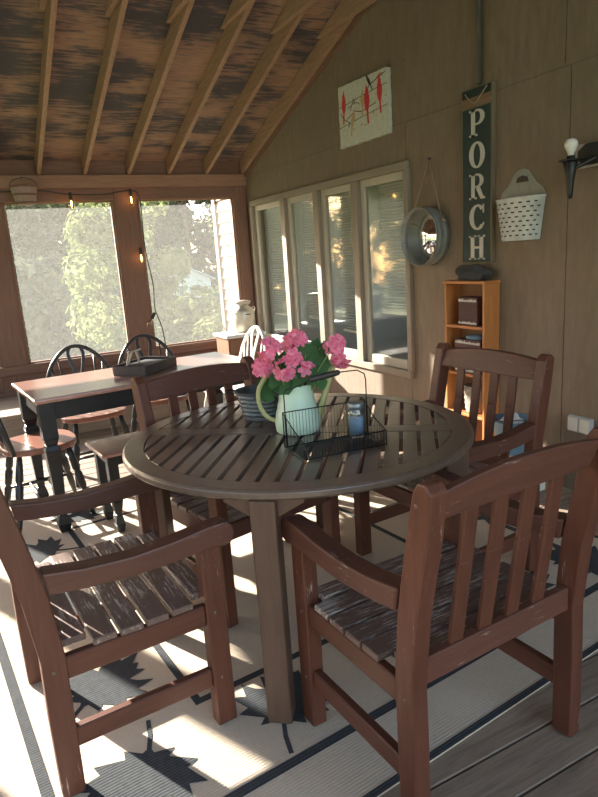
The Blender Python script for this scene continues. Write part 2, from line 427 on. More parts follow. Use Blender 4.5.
# ================================================================= RUG
def leaf_outline():
    half = [(0, -.36), (.045, -.30), (.20, -.34), (.17, -.25), (.40, -.20), (.33, -.12), (.50, .02), (.36, .03), (.42, .20), (.28, .13), (.19, .12),
            (.25, .30), (.16, .27), (.12, .36), (.07, .33), (0, .52)]
    return half+[(-x, y) for x, y in half[-2:0:-1]]
RU, RV = 2.74, 3.0
bm = B(); box(bm, 0, RU, 0, RV, 0, .006)
def strip(u0, u1, v0, v1, z=.0075): box(bm, u0, u1, v0, v1, .0055, z, 1)
def frame_lines(du, dv, w):
    strip(du, RU-du, dv, dv+w); strip(du, RU-du, RV-dv-w, RV-dv)
    strip(du, du+w, dv+w, RV-dv-w); strip(RU-du-w, RU-du, dv+w, RV-dv-w)
frame_lines(.0, .0, .022); frame_lines(.215, .215, .032); frame_lines(.71, .62, .026)
ANG = math.radians(5.6); RO = Vector((-.21, 1.065, 0))
def uv(x, y):
    dx, dy = x-RO.x, y-RO.y
    return dx*math.cos(ANG)+dy*math.sin(ANG), -dx*math.sin(ANG)+dy*math.cos(ANG)
ol = leaf_outline()
def leaf(x, y, ang, s):
    """ang: world direction from the leaf's centre towards its tip"""
    u, v = uv(x, y); a = math.radians(ang)-ANG-PI/2
    R = lambda p: (u+s*(p[0]*math.cos(a)-p[1]*math.sin(a)), v+s*(p[0]*math.sin(a)+p[1]*math.cos(a)))
    c = bm.verts.new((*R((0, -.02)), .0076)); vs = [bm.verts.new((*R(p), .0076)) for p in ol]
    for i in range(len(vs)): bm.faces.new([c, vs[i], vs[(i+1) % len(vs)]]).material_index = 1
    st = [R((0, -.33)), R((.02, -.48)), R((.07, -.66))]
    for p, q in zip(st, st[1:]): bar(bm, (*p, .0068), (*q, .0068), .014, .0018); 
    for f in bm.faces[-12:]: f.material_index = 1
for L in [(.70, 1.63, 62, .36), (.20, 1.53, 245, .38), (.20, 2.03, 40, .36), (.10, 3.30, 150, .34), (.17, 2.66, 75, .34), (1.28, 1.62, 250, .36), (1.83, 1.72, 80, .36),
          (2.22, 1.72, 130, .36), (2.24, 2.35, 60, .36), (2.15, 3.0, 200, .36), (.35, 3.68, 60, .34), (.95, 3.72, 110, .34), (1.6, 3.80, 240, .34)]: leaf(*L)
rug = tag(finish('area_rug', bm, [rug_mat, rug_black]), 'large cream woven rug with dark maple leaves and black border lines under the round table', 'rug')
rug.location = (RO.x, RO.y, .0012); rug.rotation_euler = (0, 0, ANG)
RZ = .0095

# ================================================================= SLATTED ARMCHAIRS
def armchair(loc, rz, label, group):
    t = empty('slatted_armchair', loc, rz, label, 'chair', group)
    h = .288
    for s in (-1, 1):
        bm = B(); box(bm, s*h-.024, s*h+.024, .434, .497, 0, .598); finish('front_leg', bm, chair_mat['z'], t, bevel=.004)
        bm = B()
        pr = [(-.030, 0), (.030, 0), (.034, .25), (.036, .42), (.020, .60), (-.010, .76), (-.044, .915), (-.060, .938), (-.085, .940), (-.102, .922), (-.085, .80), (-.045, .60), (-.026, .42), (-.030, .25)]
        prism(bm, pr, s*h-.024, s*h+.024, 'x'); finish('rear_leg', bm, chair_mat['z'], t, bevel=.005, segs=2)
        # arm: shaped board with a rounded front lobe
        top = [(.012, .668), (.12, .650), (.24, .642), (.36, .648), (.46, .660)]
        lobe = [(.510+.038*math.cos(a), .624+.038*math.sin(a)) for a in [math.radians(q) for q in (95, 65, 35, 5, -25, -55, -85)]]
        bot = [(.475, .592), (.36, .586), (.24, .582), (.12, .592), (.022, .606)]
        bm = B(); prism(bm, top+lobe+bot, s*h-.030, s*h+.030, 'x'); finish('armrest', bm, arm_mat, t, bevel=.006, segs=2)
        bm = B(); box(bm, s*h-.014, s*h+.014, .032, .434, .345, .412); finish('seat_rail', bm, chair_mat['y'], t, bevel=.004)
        bm = B(); box(bm, s*h-.014, s*h+.014, .026, .434, .135, .195); finish('stretcher', bm, chair_mat['y'], t, bevel=.004)
    bm = B(); box(bm, -h+.024, h-.024, .445, .475, .345, .412); finish('seat_rail', bm, rail_mat, t, bevel=.004)
    bm = B(); box(bm, -h+.024, h-.024, -.012, .016, .405, .475); finish('lower_back_rail', bm, rail_mat, t, bevel=.004)
    # seat of slats
    bm = B(); ys = [.035+i*.0745 for i in range(6)]
    for i, y0 in enumerate(ys):
        z0 = .412+.006*abs(i-2.5)/2.5
        hw = h-.026 if i == 0 or i == 5 else h+.016
        box(bm, -hw, hw, y0, y0+.0655, z0, z0+.020)
    finish('seat', bm, seat_mat, t, bevel=.003)
    # arched top rail following the lean
    bm = B(); n = 12; f = []
    for i in range(n+1):
        x = -h+.022+(2*h-.044)*i/n; ar = .022*(1-(2*i/n-1)**2)
        f.append([(x, -.058, .835), (x, -.032, .835), (x, -.062, .912+ar), (x, -.088, .912+ar)])
    V = [[bm.verts.new(p) for p in r] for r in f]
    for A, C in zip(V, V[1:]):
        for q in range(4): bm.faces.new([A[q], A[(q+1) % 4], C[(q+1) % 4], C[q]])
    bm.faces.new(V[0]); bm.faces.new(V[-1][::-1]); finish('top_rail', bm, rail_mat, t, bevel=.004)
    for i in range(4):
        x = (-1.5+i)*.0985
        bm = B(); bar(bm, (x, .004, .470), (x, -.030, .70), .044, .015, (0, 1, 0)); 
        bar(bm, (x, -.030, .698), (x, -.052, .86), .044, .015, (0, 1, 0)); finish('back_slat', bm, chair_mat['z'], t, bevel=.003)
    for s in (-1, 1):
        for (yy, zz) in ((.462, .385), (.0, .385), (-.055, .885), (.462, .165)):
            bm = B(); lathe(bm, [(0, .0015), (.006, .0015), (.006, 0), (.006, -.004)], 10, Matrix.Translation((s*(h+.0235), yy, zz)) @ Matrix.Rotation(s*PI/2, 4, 'Y'))
            finish('screw', bm, screw_mat, t)
    return t
G = 'slatted armchairs around the round table'
# blender rz: model forward is +Y; heading a (clockwise from +Y) -> rz = -a
chA = armchair((.012, 1.899, RZ), -1.50, 'brown slatted armchair at the left with sunlit seat, its front toward the round table', G)
dup(chA, (1.051, 1.042, RZ), .061, 'reddish-brown slatted armchair nearest the camera, seen from behind', G)
dup(chA, (1.950, 2.062, RZ), 1.653, 'brown slatted armchair between the round table and the orange bookshelf', G)
dup(chA, (.875, 2.640, RZ), -2.914, 'brown slatted armchair between the round table and the long red-topped table', G)

# ================================================================= ROUND TABLE
TC = Vector((1.003, 2.016, 0)); TZ = .776; TR = .612
ta = math.radians(52.8)                 # direction of the slats
tbl = empty('round_table', (TC.x, TC.y, RZ), ta, 'large round slatted brown outdoor table in the middle of the rug', 'table')
z1 = TZ-RZ; z0 = z1-.032
bm = B(); n = 72; ro, ri = TR, .540
prof = [(ri, z0), (ro-.008, z0), (ro, z0+.008), (ro, z1-.008), (ro-.008, z1), (ri, z1)]
R_ = [[bm.verts.new((r*math.cos(2*PI*k/n), r*math.sin(2*PI*k/n), z)) for r, z in prof] for k in range(n)]
for k_ in range(n):
    A, C = R_[k_], R_[(k_+1) % n]
    for q in range(6): bm.faces.new([A[q], A[(q+1) % 6], C[(q+1) % 6], C[q]])
box(bm, -.04, .04, -ri-.003, ri+.003, z0+.002, z1-.0005)      # centre bar (across the slats)
s = -.5115; pitch = .0568
while s < .52:
    w = .0215
    m_ = min(.539**2-(s-w)**2, .539**2-(s+w)**2)
    if m_ > .0:
        e1 = math.sqrt(max(.539**2-(s-w)**2, .0004)); e2 = math.sqrt(max(.539**2-(s+w)**2, .0004))
        for sg in (-1, 1):
            a1 = max(e1, .05); a2 = max(e2, .05)
            prism(bm, [(sg*.044, s-w), (sg*a1, s-w), (sg*a2, s+w), (sg*.044, s+w)], z0+.006, z1-.001, 'z')
    s += pitch
for v in bm.verts: v.co.y *= 1.049
finish('tabletop', bm, tbl_mat, tbl, bevel=.0015)
bm = B()
for p, q in (((-.52, 0), (.52, 0)), ((0, -.52), (0, .52))): bar(bm, (*p, z0-.028), (*q, z0-.028), .03, .055)
finish('cross_brace', bm, tleg_mat, tbl, bevel=.003)
for a in (0, 90, 180, 270):
    c, s_ = math.cos(math.radians(a)), math.sin(math.radians(a)); M = Matrix.Rotation(math.radians(a), 4, 'Z'); rad = .575 if a % 180 == 0 else .585
    bm = B(); box(bm, rad-.038, rad+.038, -.038, .038, 0, z0, 0, M)
    leg = finish('leg', bm, tleg_mat, tbl, bevel=.005, segs=2)
    bm = B(); prism(bm, [(rad-.034, z0), (rad-.16, z0), (rad-.034, z0-.09)], -.014, .014, 'y', 0, M)
    for sg in (-1, 1): prism(bm, [(sg*.038, z0), (sg*.12, z0), (sg*.12, z0-.012), (sg*.038, z0-.06)], rad-.016, rad+.012, 'x', 0, M)
    finish('bracket', bm, tleg_mat, leg, bevel=.002)

# ================================================================= LONG TABLE, BENCH, WINDSOR CHAIRS
A2 = math.radians(5.6)
def turned_leg(bm, x, y, h, w):
    box(bm, x-w/2, x+w/2, y-w/2, y+w/2, h-.20, h)
    def ring(z0_, w0, z1_, w1):
        bar(bm, (x, y, z0_), (x, y, z1_), w0, w0, (0, 1, 0), w1, w1)
    ring(h-.235, w*.72, h-.20, w*.98); ring(h-.262, w*1.05, h-.235, w*.75)
    ring(.10, w*.55, h-.262, w*.98); ring(.045, w*.9, .10, w*.55); ring(0, w*.62, .045, w*.9)
def longtable(name, cx_, cy_, L, Wd, H_, t, lw, label, cat, apron, z=0.0):
    o = empty(name, (cx_, cy_, z), A2, label, cat)
    bm = B(); box(bm, -L/2, L/2, -Wd/2, Wd/2, H_-t, H_); finish('tabletop' if cat == 'table' else 'seat', bm, cherry, o, bevel=.009, segs=3)
    ins = .055
    bm = B(); x0, y0 = L/2-ins, Wd/2-ins
    for sg in (-1, 1):
        box(bm, -x0, x0, sg*y0-.011, sg*y0+.011, H_-t-apron, H_-t); box(bm, sg*x0-.011, sg*x0+.011, -y0, y0, H_-t-apron, H_-t)
    finish('apron', bm, black_paint, o, bevel=.002)
    for sx in (-1, 1):
        for sy in (-1, 1):
            bm = B(); turned_leg(bm, sx*(x0-.005), sy*(y0-.005), H_-t, lw); finish('leg', bm, black_paint, o, bevel=.003)
    return o
longtable('dining_table', .853, 3.825, 1.372, .69, .77-RZ, .026, .078, 'long dining table with glossy red-brown top and black legs by the screens', 'table', .10, RZ)
longtable('wooden_bench', .95, 3.43, 1.0, .335, .47-RZ, .022, .055, 'low red-topped bench with black legs along the near side of the long table', 'bench', .06, RZ)

def windsor(loc, rz, label, group, paint, seatm):
    t = empty('windsor_chair', loc, rz, label, 'chair', group)
    # forward is +Y; seat outline
    SH = .452
    pts = []
    for a in range(0, 360, 12):
        c, s_ = math.cos(math.radians(a)), math.sin(math.radians(a))
        x = .225*abs(c)**.75*(1 if c > 0 else -1)*(1.0 if s_ > 0 else .92); yv = .205*abs(s_)**.8*(1 if s_ > 0 else -1)
        pts.append((x, yv))
    bm = B(); prism(bm, pts, SH-.034, SH, 'z'); finish('seat', bm, seatm, t, bevel=.008, segs=2)
    feet = {}
    for sx in (-1, 1):
        for sy in (-1, 1):
            top = Vector((sx*.15, sy*.13, SH-.03)); bot = Vector((sx*.215, sy*.205, 0)); feet[(sx, sy)] = (top, bot)
            P = [bot.lerp(top, q) for q in (0, .08, .2, .34, .38, .42, .60, .64, .68, .85, 1)]
            bm = B(); tube(bm, P, [.011, .014, .019, .021, .013, .021, .022, .014, .022, .019, .013], 10); finish('leg', bm, paint, t)
    at = lambda k_, q: feet[k_][1].lerp(feet[k_][0], q)
    for sx in (-1, 1):
        bm = B(); p, q = at((sx, -1), .34), at((sx, 1), .34); tube(bm, [p, p.lerp(q, .5), q], [.008, .014, .008], 8); finish('stretcher', bm, paint, t)
    for v in (.35, .65):
        bm = B(); p = at((-1, -1), .34).lerp(at((-1, 1), .34), v); q = at((1, -1), .34).lerp(at((1, 1), .34), v)
        tube(bm, [p, p.lerp(q, .5), q], [.008, .013, .008], 8); finish('stretcher', bm, paint, t)
    TOP = .89
    def bowp(a):                          # a from 0..180
        c, s_ = math.cos(math.radians(a)), math.sin(math.radians(a))
        z = SH-.01+(TOP-SH)*(s_**.75 if s_ > 0 else 0); u = (z-SH)/(TOP-SH)
        return Vector((.215*c*(1-.02*u)*(1+.14*math.sin(PI*min(1, u))), -.165-.095*u, z))
    bm = B(); tube(bm, [bowp(a) for a in range(0, 181, 7)]+[bowp(180)], .0135, 10); finish('back_bow', bm, paint, t)
    def zb(x):
        best = min(range(0, 181), key=lambda a: abs(bowp(a).x-x)+(0 if 20 < a < 160 else 1)); return bowp(best)
    for x in (-.165, -.115, .115, .165):
        p = zb(x*1.08); bm = B(); b0 = Vector((x*.86, -.172, SH-.005)); tube(bm, [b0, b0.lerp(p, .3), b0.lerp(p, .6), p], [.006, .009, .008, .005], 8); finish('spindle', bm, paint, t)
    for sg in (-1, 1):                    # pierced central splat: two bowed ribbons
        top = zb(sg*.035); P = [Vector((sg*.018, -.170, SH-.005)), Vector((sg*.034, -.182, SH+.10)), Vector((sg*.016, -.20, SH+.20)), Vector((sg*.040, -.225, SH+.31)), Vector((sg*.052, -.245, SH+.38)), top]
        P = smoothpath(P, 4); bm = B()
        for p, q in zip(P, P[1:]): bar(bm, p, q+(q-p)*.05, .022, .011, (0, 1, .2))
        finish('splat_ribbon', bm, paint, t)
    return t
cherry_seat = wood('cherry_seat', (.15, .055, .036), (.28, .12, .08), 'x', .3, bmp=.05, spec=.5)
GW = 'windsor chairs around the long table'
w2 = windsor((.625, 4.42, 0), PI+A2, 'black windsor chair behind the long table, left of the tray', GW, black_paint, cherry_seat)
dup(w2, (1.15, 4.56, 0), PI+.10, 'black windsor chair behind the long table, right behind the dark tray', GW)
dup(w2, (.215, 3.825, RZ), -PI/2+A2, 'black windsor chair at the left end of the long table, cut by the photo edge', GW)
windsor((1.68, 4.46, 0), PI/2+.05, 'white windsor chair at the far right end of the long table', GW, white_paint, white_paint)

# tray on the long table
tr = empty('wooden_tray', (.90, 3.86, .7705), math.radians(5), 'dark wooden box tray on the long table', 'tray')
M = Matrix.Identity(4)
dark = wood('dark_tray_wood', (.030, .022, .022), (.065, .050, .048), 'x', .5)
pts = [(-.205, .02), (-.085, -.135), (.075, -.145), (.17, .22), (.06, .26)]
# rectangular tray, rotated so that one corner points at the round table
Mr = Matrix.Rotation(math.radians(-52), 4, 'Z')
bm = B(); a_, b_, hh, tt = .115, .175, .058, .010
box(bm, -a_, a_, -b_, b_, 0, .008, 0, Mr)
for sg in (-1, 1):
    box(bm, sg*a_-tt/2, sg*a_+tt/2, -b_, b_, 0.0, hh, 0, Mr); box(bm, -a_, a_, sg*b_-tt/2, sg*b_+tt/2, 0.0, hh, 0, Mr)
for c in kids(tr): pass
finish('tray_box', bm, dark, tr, bevel=.002)
bk = B(); box(bk, -.085, .085, -.12, .10, .0, .042, 0, Mr); o = tag(finish('napkin_stack', bk, simple('black_cloth', (.02, .022, .025), .7), None, bevel=.004), 'flat black stack lying inside the dark wooden tray', 'stack')
o.location = (.91, 3.86, .7795)
st = empty('small_easel', (.82, 3.835, .822), math.radians(20), 'small pale wooden stand inside the dark tray', 'stand')
lw_ = simple('pale_wood', (.50, .42, .32), .6)
for p, q in (((-.045, 0, 0), (-.015, 0, .085)), ((.045, 0, 0), (.030, 0, .085)), ((-.03, 0, .075), (.065, 0, .085)), ((0, .05, 0), (.005, 0, .08))):
    bm = B(); bar(bm, p, q, .010, .010, (0, 1, 0) if p[1] == q[1] else (1, 0, 0)); finish('stick', bm, lw_, st)

# ================================================================= THINGS ON THE ROUND TABLE
Z = TZ
# pitcher
PC = (1.005, 2.005, Z)
pit = empty('watering_can', PC, 0, 'mint green watering can with olive handle holding pink flowers', 'watering can')
mint = mottled('mint_enamel', (.50, .66, .53), (.58, .74, .60), 6, .35, 0, .05)
olive = simple('olive_enamel', (.38, .38, .17), .4)
bm = B(); lathe(bm, [(0, 0), (.076, 0), (.082, .006), (.086, .035), (.078, .075), (.066, .125), (.058, .172), (.0595, .178), (.0565, .178), (.054, .165), (.072, .06), (0, .02)], 40)
finish('body', bm, mint, pit)
vl = Vector((-.89, .455, 0)); vr = -vl       # picture-left and picture-right directions
def P_(d, z, off=0): return Vector((vl.x*d, vl.y*d, z))+Vector((.44, .87, 0))*off
bm = B(); tube(bm, smoothpath([P_(-.02, .178, .02), P_(.02, .21, .01), P_(.055, .228), P_(.10, .215), P_(.135, .165), P_(.138, .11), P_(.115, .062), P_(.080, .042)], 6), .0085, 10)
finish('handle', bm, olive, pit)
bm = B(); tube(bm, smoothpath([P_(-.075, .05, .0), P_(-.095, .10, .0), P_(-.12, .17, .0), P_(-.145, .235, .0)], 4), [.014]*3+[.012]*4+[.010]*3+[.008]*3, 10)
finish('spout', bm, olive, pit)

# flowers
pink = leaf_material('pink_petals', (.82, .10, .26), (.98, .48, .62), .3, 55)
green = leaf_material('geranium_leaf', (.045, .11, .045), (.10, .20, .09), .25)
stemm = simple('flower_stem', (.18, .28, .10), .6)
fl = empty('pink_geranium_bunch', (PC[0], PC[1], Z+.078), 0, 'bunch of pink geraniums with round green leaves standing in the mint watering can', 'flowers')
def camdir(px_, up_, dep=0):             # px_: to the picture's right, up_: up, dep: away
    return Vector((.883*px_+.465*dep, -.465*px_+.883*dep, up_))
rnd = random.Random(3)
def floret(bm, c, nrm, r):
    nrm = nrm.normalized(); s = nrm.orthogonal().normalized(); u = nrm.cross(s); a0 = rnd.random()*6
    for k_ in range(5):
        a = a0+k_*2*PI/5; d = s*math.cos(a)+u*math.sin(a); e = nrm.cross(d)
        ps = [c, c+d*r*.55-e*r*.38+nrm*r*.10, c+d*r*.98-e*r*.22+nrm*r*.22, c+d*r*1.05+e*r*.08+nrm*r*.20, c+d*r*.9+e*r*.36+nrm*r*.20, c+d*r*.5+e*r*.36+nrm*r*.08]
        bm.faces.new([bm.verts.new(p) for p in ps])
heads = [((-.085, .235, -.02), .050, 15), ((-.115, .165, .0), .042, 11), ((-.035, .165, -.06), .045, 13), ((-.005, .20, -.03), .040, 11), ((.015, .255, .02), .044, 12), ((.045, .155, -.05), .03, 5),
         ((.150, .235, -.02), .046, 15), ((.175, .185, .0), .040, 11), ((-.06, .10, .03), .03, 5), ((-.015, .245, .05), .036, 8)]
heads = [((x*1.0, z-.0, d), r, n_) for (x, z, d), r, n_ in heads]
for (x, z, d), r, n_ in heads:
    c = camdir(x, z, d); bm = B()
    for j in range(int(n_*.72)):
        v = Vector((rnd.gauss(0, 1), rnd.gauss(0, 1)-.7, rnd.gauss(0, 1)+.35)).normalized()
        v = (v+camdir(0, 0, -.5)).normalized()
        floret(bm, c+v*r*.66, v, .0265)
    hd = finish('blossom', bm, pink, fl)
    bm = B(); tube(bm, smoothpath([(0, 0, -.03), c*.45+Vector((0, 0, .01)), c], 4), .0025, 6); finish('stem', bm, stemm, hd)
def round_leaf(bm, c, nrm, r, curl=.25):
    nrm = nrm.normalized(); s = nrm.orthogonal().normalized(); u = nrm.cross(s); n_ = 18
    cv = bm.verts.new(c-nrm*r*curl); prev = None; ring = []
    for k_ in range(n_):
        a = 2*PI*k_/n_; rr = r*(1+.07*math.sin(a*7)); 
        if k_ == 0: rr *= .35
        ring.append(bm.verts.new(c+(s*math.cos(a)+u*math.sin(a))*rr+nrm*r*.05*math.sin(a*5)))
    for k_ in range(n_):
        f = bm.faces.new([cv, ring[k_], ring[(k_+1) % n_]]); f.smooth = True
for (x, z, d), r, nn in [((-.095, .095, 0), .055, (-.5, -1, .3)), ((-.045, .12, -.05), .050, (0, -1, .5)), ((.005, .145, -.06), .046, (.3, -1, .2)), ((.045, .205, 0), .048, (.0, -1, .6)),
                        ((.065, .15, -.02), .045, (.5, -1, .2)), ((.095, .17, .0), .040, (.4, -1, .3)), ((.10, .225, .03), .040, (.2, -.8, .8)), ((-.02, .15, .03), .055, (-.3, -.6, 1)),
                        ((-.11, .08, .02), .045, (-.8, -.8, .3)), ((.03, .10, .04), .05, (.3, .5, .8)), ((-.06, .19, .05), .042, (-.4, -.5, .9)), ((.085, .11, -.03), .035, (.5, -1, .5))]:
    bm = B(); c = camdir(x, z, d); round_leaf(bm, c, camdir(nn[0], nn[2], nn[1]), r)
    lf = finish('leaf', bm, green, fl); bm = B(); tube(bm, smoothpath([(0, 0, -.03), c*.5, c], 3), .002, 6); finish('leaf_stem', bm, stemm, lf)

# woven metal planter behind
bk_ = empty('woven_planter', (.995, 2.265, Z), 0, 'dark grey woven oval bucket with wire handles behind the watering can', 'basket')
bm = B(); n_ = 44; prof = [(.080, 0), (.083, .006)]
nz = 11
for i in range(nz): prof.append((.084+.020*(i+1)/nz+(.0022 if i % 2 else -.0022), .008+.098*(i+1)/nz))
prof += [(.110, .112), (.112, .118), (.108, .120), (.100, .112), (.078, .008), (0, .008)]
rings = []
for j, (r, z) in enumerate([(0, 0)]+prof):
    if r == 0: rings.append([bm.verts.new((0, 0, z))]); continue
    rings.append([bm.verts.new((r*(1+(.010 if (k_//2+j) % 2 else -.010)*(2 < j < nz+3))*math.cos(2*PI*k_/n_)*1.12, r*(1+(.010 if (k_//2+j) % 2 else -.010)*(2 < j < nz+3))*math.sin(2*PI*k_/n_)*.9, z)) for k_ in range(n_)])
for A, C in zip(rings, rings[1:]):
    for k_ in range(n_):
        if len(A) == 1: bm.faces.new([A[0], C[(k_+1) % n_], C[k_]])
        elif len(C) == 1: bm.faces.new([A[k_], A[(k_+1) % n_], C[0]])
        else: bm.faces.new([A[k_], A[(k_+1) % n_], C[(k_+1) % n_], C[k_]])
finish('body', bm, mottled('woven_zinc', (.085, .10, .115), (.19, .215, .235), 20, .5, .5), bk_)
for sg in (-1, 1):
    bm = B(); tube(bm, smoothpath([(sg*.122, -.03, .112), (sg*.150, -.025, .118), (sg*.158, 0, .122), (sg*.150, .025, .118), (sg*.122, .03, .112)], 4), .004, 8)
    finish('handle', bm, wire_mat, bk_)
bk_.rotation_euler = (0, 0, -.48)

# wire basket
BLc, FLc, FRc, BRc = Vector((.866, 1.838, 0)), Vector((.860, 1.674, 0)), Vector((1.150, 1.646, 0)), Vector((1.172, 1.806, 0))
wbk = empty('wire_basket', (1.01, 1.74, Z), 0, 'black wire basket with bail handle and dark wooden grip on the round table', 'basket')
O_ = Vector((1.01, 1.74, 0)); L = lambda v, z: Vector((v.x-O_.x, v.y-O_.y, z))
hb, hf = .125, .052
bm = B(); R1 = .0024
tube(bm, [L(BLc, .004), L(FLc, .004), L(FRc, .004), L(BRc, .004)], R1, 6, True)
tube(bm, [L(BLc, hb), L(BLc.lerp(FLc, .55), hb*.62), L(FLc, hf), L(FRc, hf), L(BRc.lerp(FRc, .45), hb*.62), L(BRc, hb)], R1, 6, True)
for c, hh_ in ((BLc, hb), (FLc, hf), (FRc, hf), (BRc, hb)): tube(bm, [L(c, .002), L(c, hh_)], R1, 6)
finish('frame', bm, wire_mat, wbk)
bm = B(); r = .0008
for i in range(1, 26):
    q = i/26; tube(bm, [L(BLc.lerp(BRc, q), .004), L(BLc.lerp(BRc, q), hb)], r, 4); tube(bm, [L(FLc.lerp(FRc, q), .004), L(FLc.lerp(FRc, q), hf)], r, 4)
for c0, c1 in ((BLc, FLc), (BRc, FRc)):
    for i in range(1, 13):
        q = i/13; ztop = hb+(hb*.62-hb)*q/.55 if q < .55 else hb*.62+(hf-hb*.62)*(q-.55)/.45
        tube(bm, [L(c0.lerp(c1, q), .004), L(c0.lerp(c1, q), ztop)], r, 4)
finish('side_wires', bm, wire_mat, wbk)
bm = B()
for i in range(1, 24):
    q = i/24; tube(bm, [L(BLc.lerp(BRc, q), .004), L(FLc.lerp(FRc, q), .004)], r, 4)
for i in range(1, 16):
    q = i/16; tube(bm, [L(BLc.lerp(FLc, q), .0045), L(BRc.lerp(FRc, q), .0045)], r, 4)
finish('floor_mesh', bm, wire_mat, wbk)
ml, mr = BLc.lerp(FLc, .12), BRc.lerp(FRc, .12)
g0, g1 = ml.lerp(mr, .30), ml.lerp(mr, .68)
bm = B(); tube(bm, [L(ml, .01), L(ml, .192), L(ml.lerp(mr, .03), .208), L(ml.lerp(mr, .12), .208), L(g0, .228), L(g1, .240), L(ml.lerp(mr, .9), .238), L(ml.lerp(mr, .985), .222), L(mr, .20), L(mr, .01)], .0022, 8)
bh = finish('bail', bm, wire_mat, wbk)
bm = B(); a_, b_ = L(g0, .228), L(g1, .240); tube(bm, [a_.lerp(b_, q) for q in (0, .06, .3, .5, .7, .94, 1)], [.006, .010, .0105, .0115, .0105, .010, .006], 12)
finish('grip', bm, wood('grip_wood', (.02, .016, .016), (.05, .04, .038), 'x', .5), bh)
# glass jar in the basket
jr = empty('glass_jar', (1.122, 1.785, Z+.0068), 0, 'small blue-grey glass jar with metal cap standing in the wire basket', 'jar')
bm = B(); lathe(bm, [(0, 0), (.028, 0), (.031, .004), (.031, .092), (.026, .102), (.026, .108), (.024, .108), (.0285, .090), (.0285, .006), (0, .005)], 24); finish('glass', bm, jar_glass, jr)
bm = B(); lathe(bm, [(0, .0055), (.0275, .0065), (.0275, .070), (0, .070)], 24); finish('filling', bm, simple('blue_grey_sand', (.36, .42, .48), .7), jr)
bm = B(); lathe(bm, [(.0268, .098), (.0285, .100), (.0285, .120), (.026, .122), (0, .122)], 24); finish('cap', bm, galv, jr)

# ================================================================= CORNER CABINET AND MILK CAN
cb = empty('corner_cabinet', (2.40, 5.98, 0), 0, 'small brown cabinet with white top in the porch corner', 'cabinet')
cabw = wood('cabinet_wood', (.17, .075, .038), (.28, .135, .075), 'z', .5)
bm = B(); box(bm, -.20, .20, -.17, .17, .05, .635); box(bm, -.20, -.16, -.17, -.13, 0, .05); box(bm, .16, .20, -.17, -.13, 0, .05); box(bm, -.20, -.16, .13, .17, 0, .05); box(bm, .16, .20, .13, .17, 0, .05); finish('body', bm, cabw, cb, bevel=.003)
bm = B(); box(bm, -.225, .205, -.20, .20, .635, .668); finish('top', bm, white_paint, cb, bevel=.006)
bm = B(); box(bm, -.18, .18, -.184, -.170, .49, .615); dr = finish('drawer', bm, cabw, cb, bevel=.003)
bm = B(); tube(bm, [(-.04, -.184, .55), (-.035, -.20, .55), (.035, -.20, .55), (.04, -.184, .55)], .005, 8); finish('handle', bm, iron, dr)
bm = B(); box(bm, -.18, .18, -.184, -.170, .08, .47); finish('door', bm, cabw, cb, bevel=.003)
mc = empty('milk_can', (2.455, 5.97, .6685), 0, 'old metal milk can with lid on the white-topped corner cabinet', 'can')
canm = mottled('aged_can_metal', (.42, .38, .31), (.66, .61, .52), 9, .4, .55)
bm = B(); lathe(bm, [(0, 0), (.108, 0), (.114, .008), (.114, .20), (.104, .225), (.070, .252), (.062, .262), (.062, .285), (.0, .285)], 36); finish('body', bm, canm, mc)
bm = B(); lathe(bm, [(.062, .275), (.075, .287), (.082, .305), (.080, .312), (.05, .318), (.02, .322), (0, .322)], 36); finish('lid', bm, canm, mc)
for sg in (-1, 1):
    bm = B(); tube(bm, smoothpath([(sg*.090, 0, .235), (sg*.125, 0, .245), (sg*.128, 0, .215), (sg*.112, 0, .185)], 4), .005, 8); finish('handle', bm, canm, mc)
bm = B(); prism(bm, [(-.03, .178), (.03, .178), (.03, .187), (-.03, .187)], -.1155, -.1125, 'y'); finish('label_plate', bm, iron, mc)

# ================================================================= HANGING BUSHEL BASKET AND STRING LIGHTS
hb_ = empty('bushel_basket', (.590, 6.355, 2.005), 0, 'small wooden bushel basket hanging on the beam at the upper left', 'basket')
slat = wood('basket_slats', (.20, .14, .11), (.34, .25, .20), 'z', .8)
bm = B(); n_ = 26
for k_ in range(n_):
    a, b = 2*PI*(k_+.06)/n_, 2*PI*(k_+.94)/n_
    for (r0, z0_), (r1, z1_) in (((.085, 0), (.118, .165)),):
        q = [(r0*math.cos(a), r0*math.sin(a), z0_), (r0*math.cos(b), r0*math.sin(b), z0_), (r1*math.cos(b), r1*math.sin(b), z1_), (r1*math.cos(a), r1*math.sin(a), z1_)]
        q2 = [(x*.965, y*.965, z) for x, y, z in q]
        A = [bm.verts.new(v) for v in q]; C = [bm.verts.new(v) for v in q2]
        bm.faces.new(A); bm.faces.new(C[::-1])
        for i in range(4): bm.faces.new([A[i], A[(i+1) % 4], C[(i+1) % 4], C[i]])
lathe(bm, [(0, 0), (.084, 0), (.084, .008), (0, .008)], 26); finish('slats', bm, slat, hb_)
for z, r in ((.015, .0885), (.085, .1025), (.155, .1165)):
    bm = B(); lathe(bm, [(r, z-.009), (r+.004, z-.009), (r+.0055, z+.009), (r, z+.009), (r, z-.009)], 32); finish('hoop', bm, frame_mat['x'], hb_)
bm = B(); tube(bm, smoothpath([(-.118, 0, .16), (-.09, 0, .21), (0, 0, .235), (.09, 0, .21), (.118, 0, .16)], 5), .003, 8); tube(bm, [(0, 0, .235), (0, .05, .247), (0, .168, .247)], .004, 8); finish('wire_handle', bm, wire_mat, hb_)

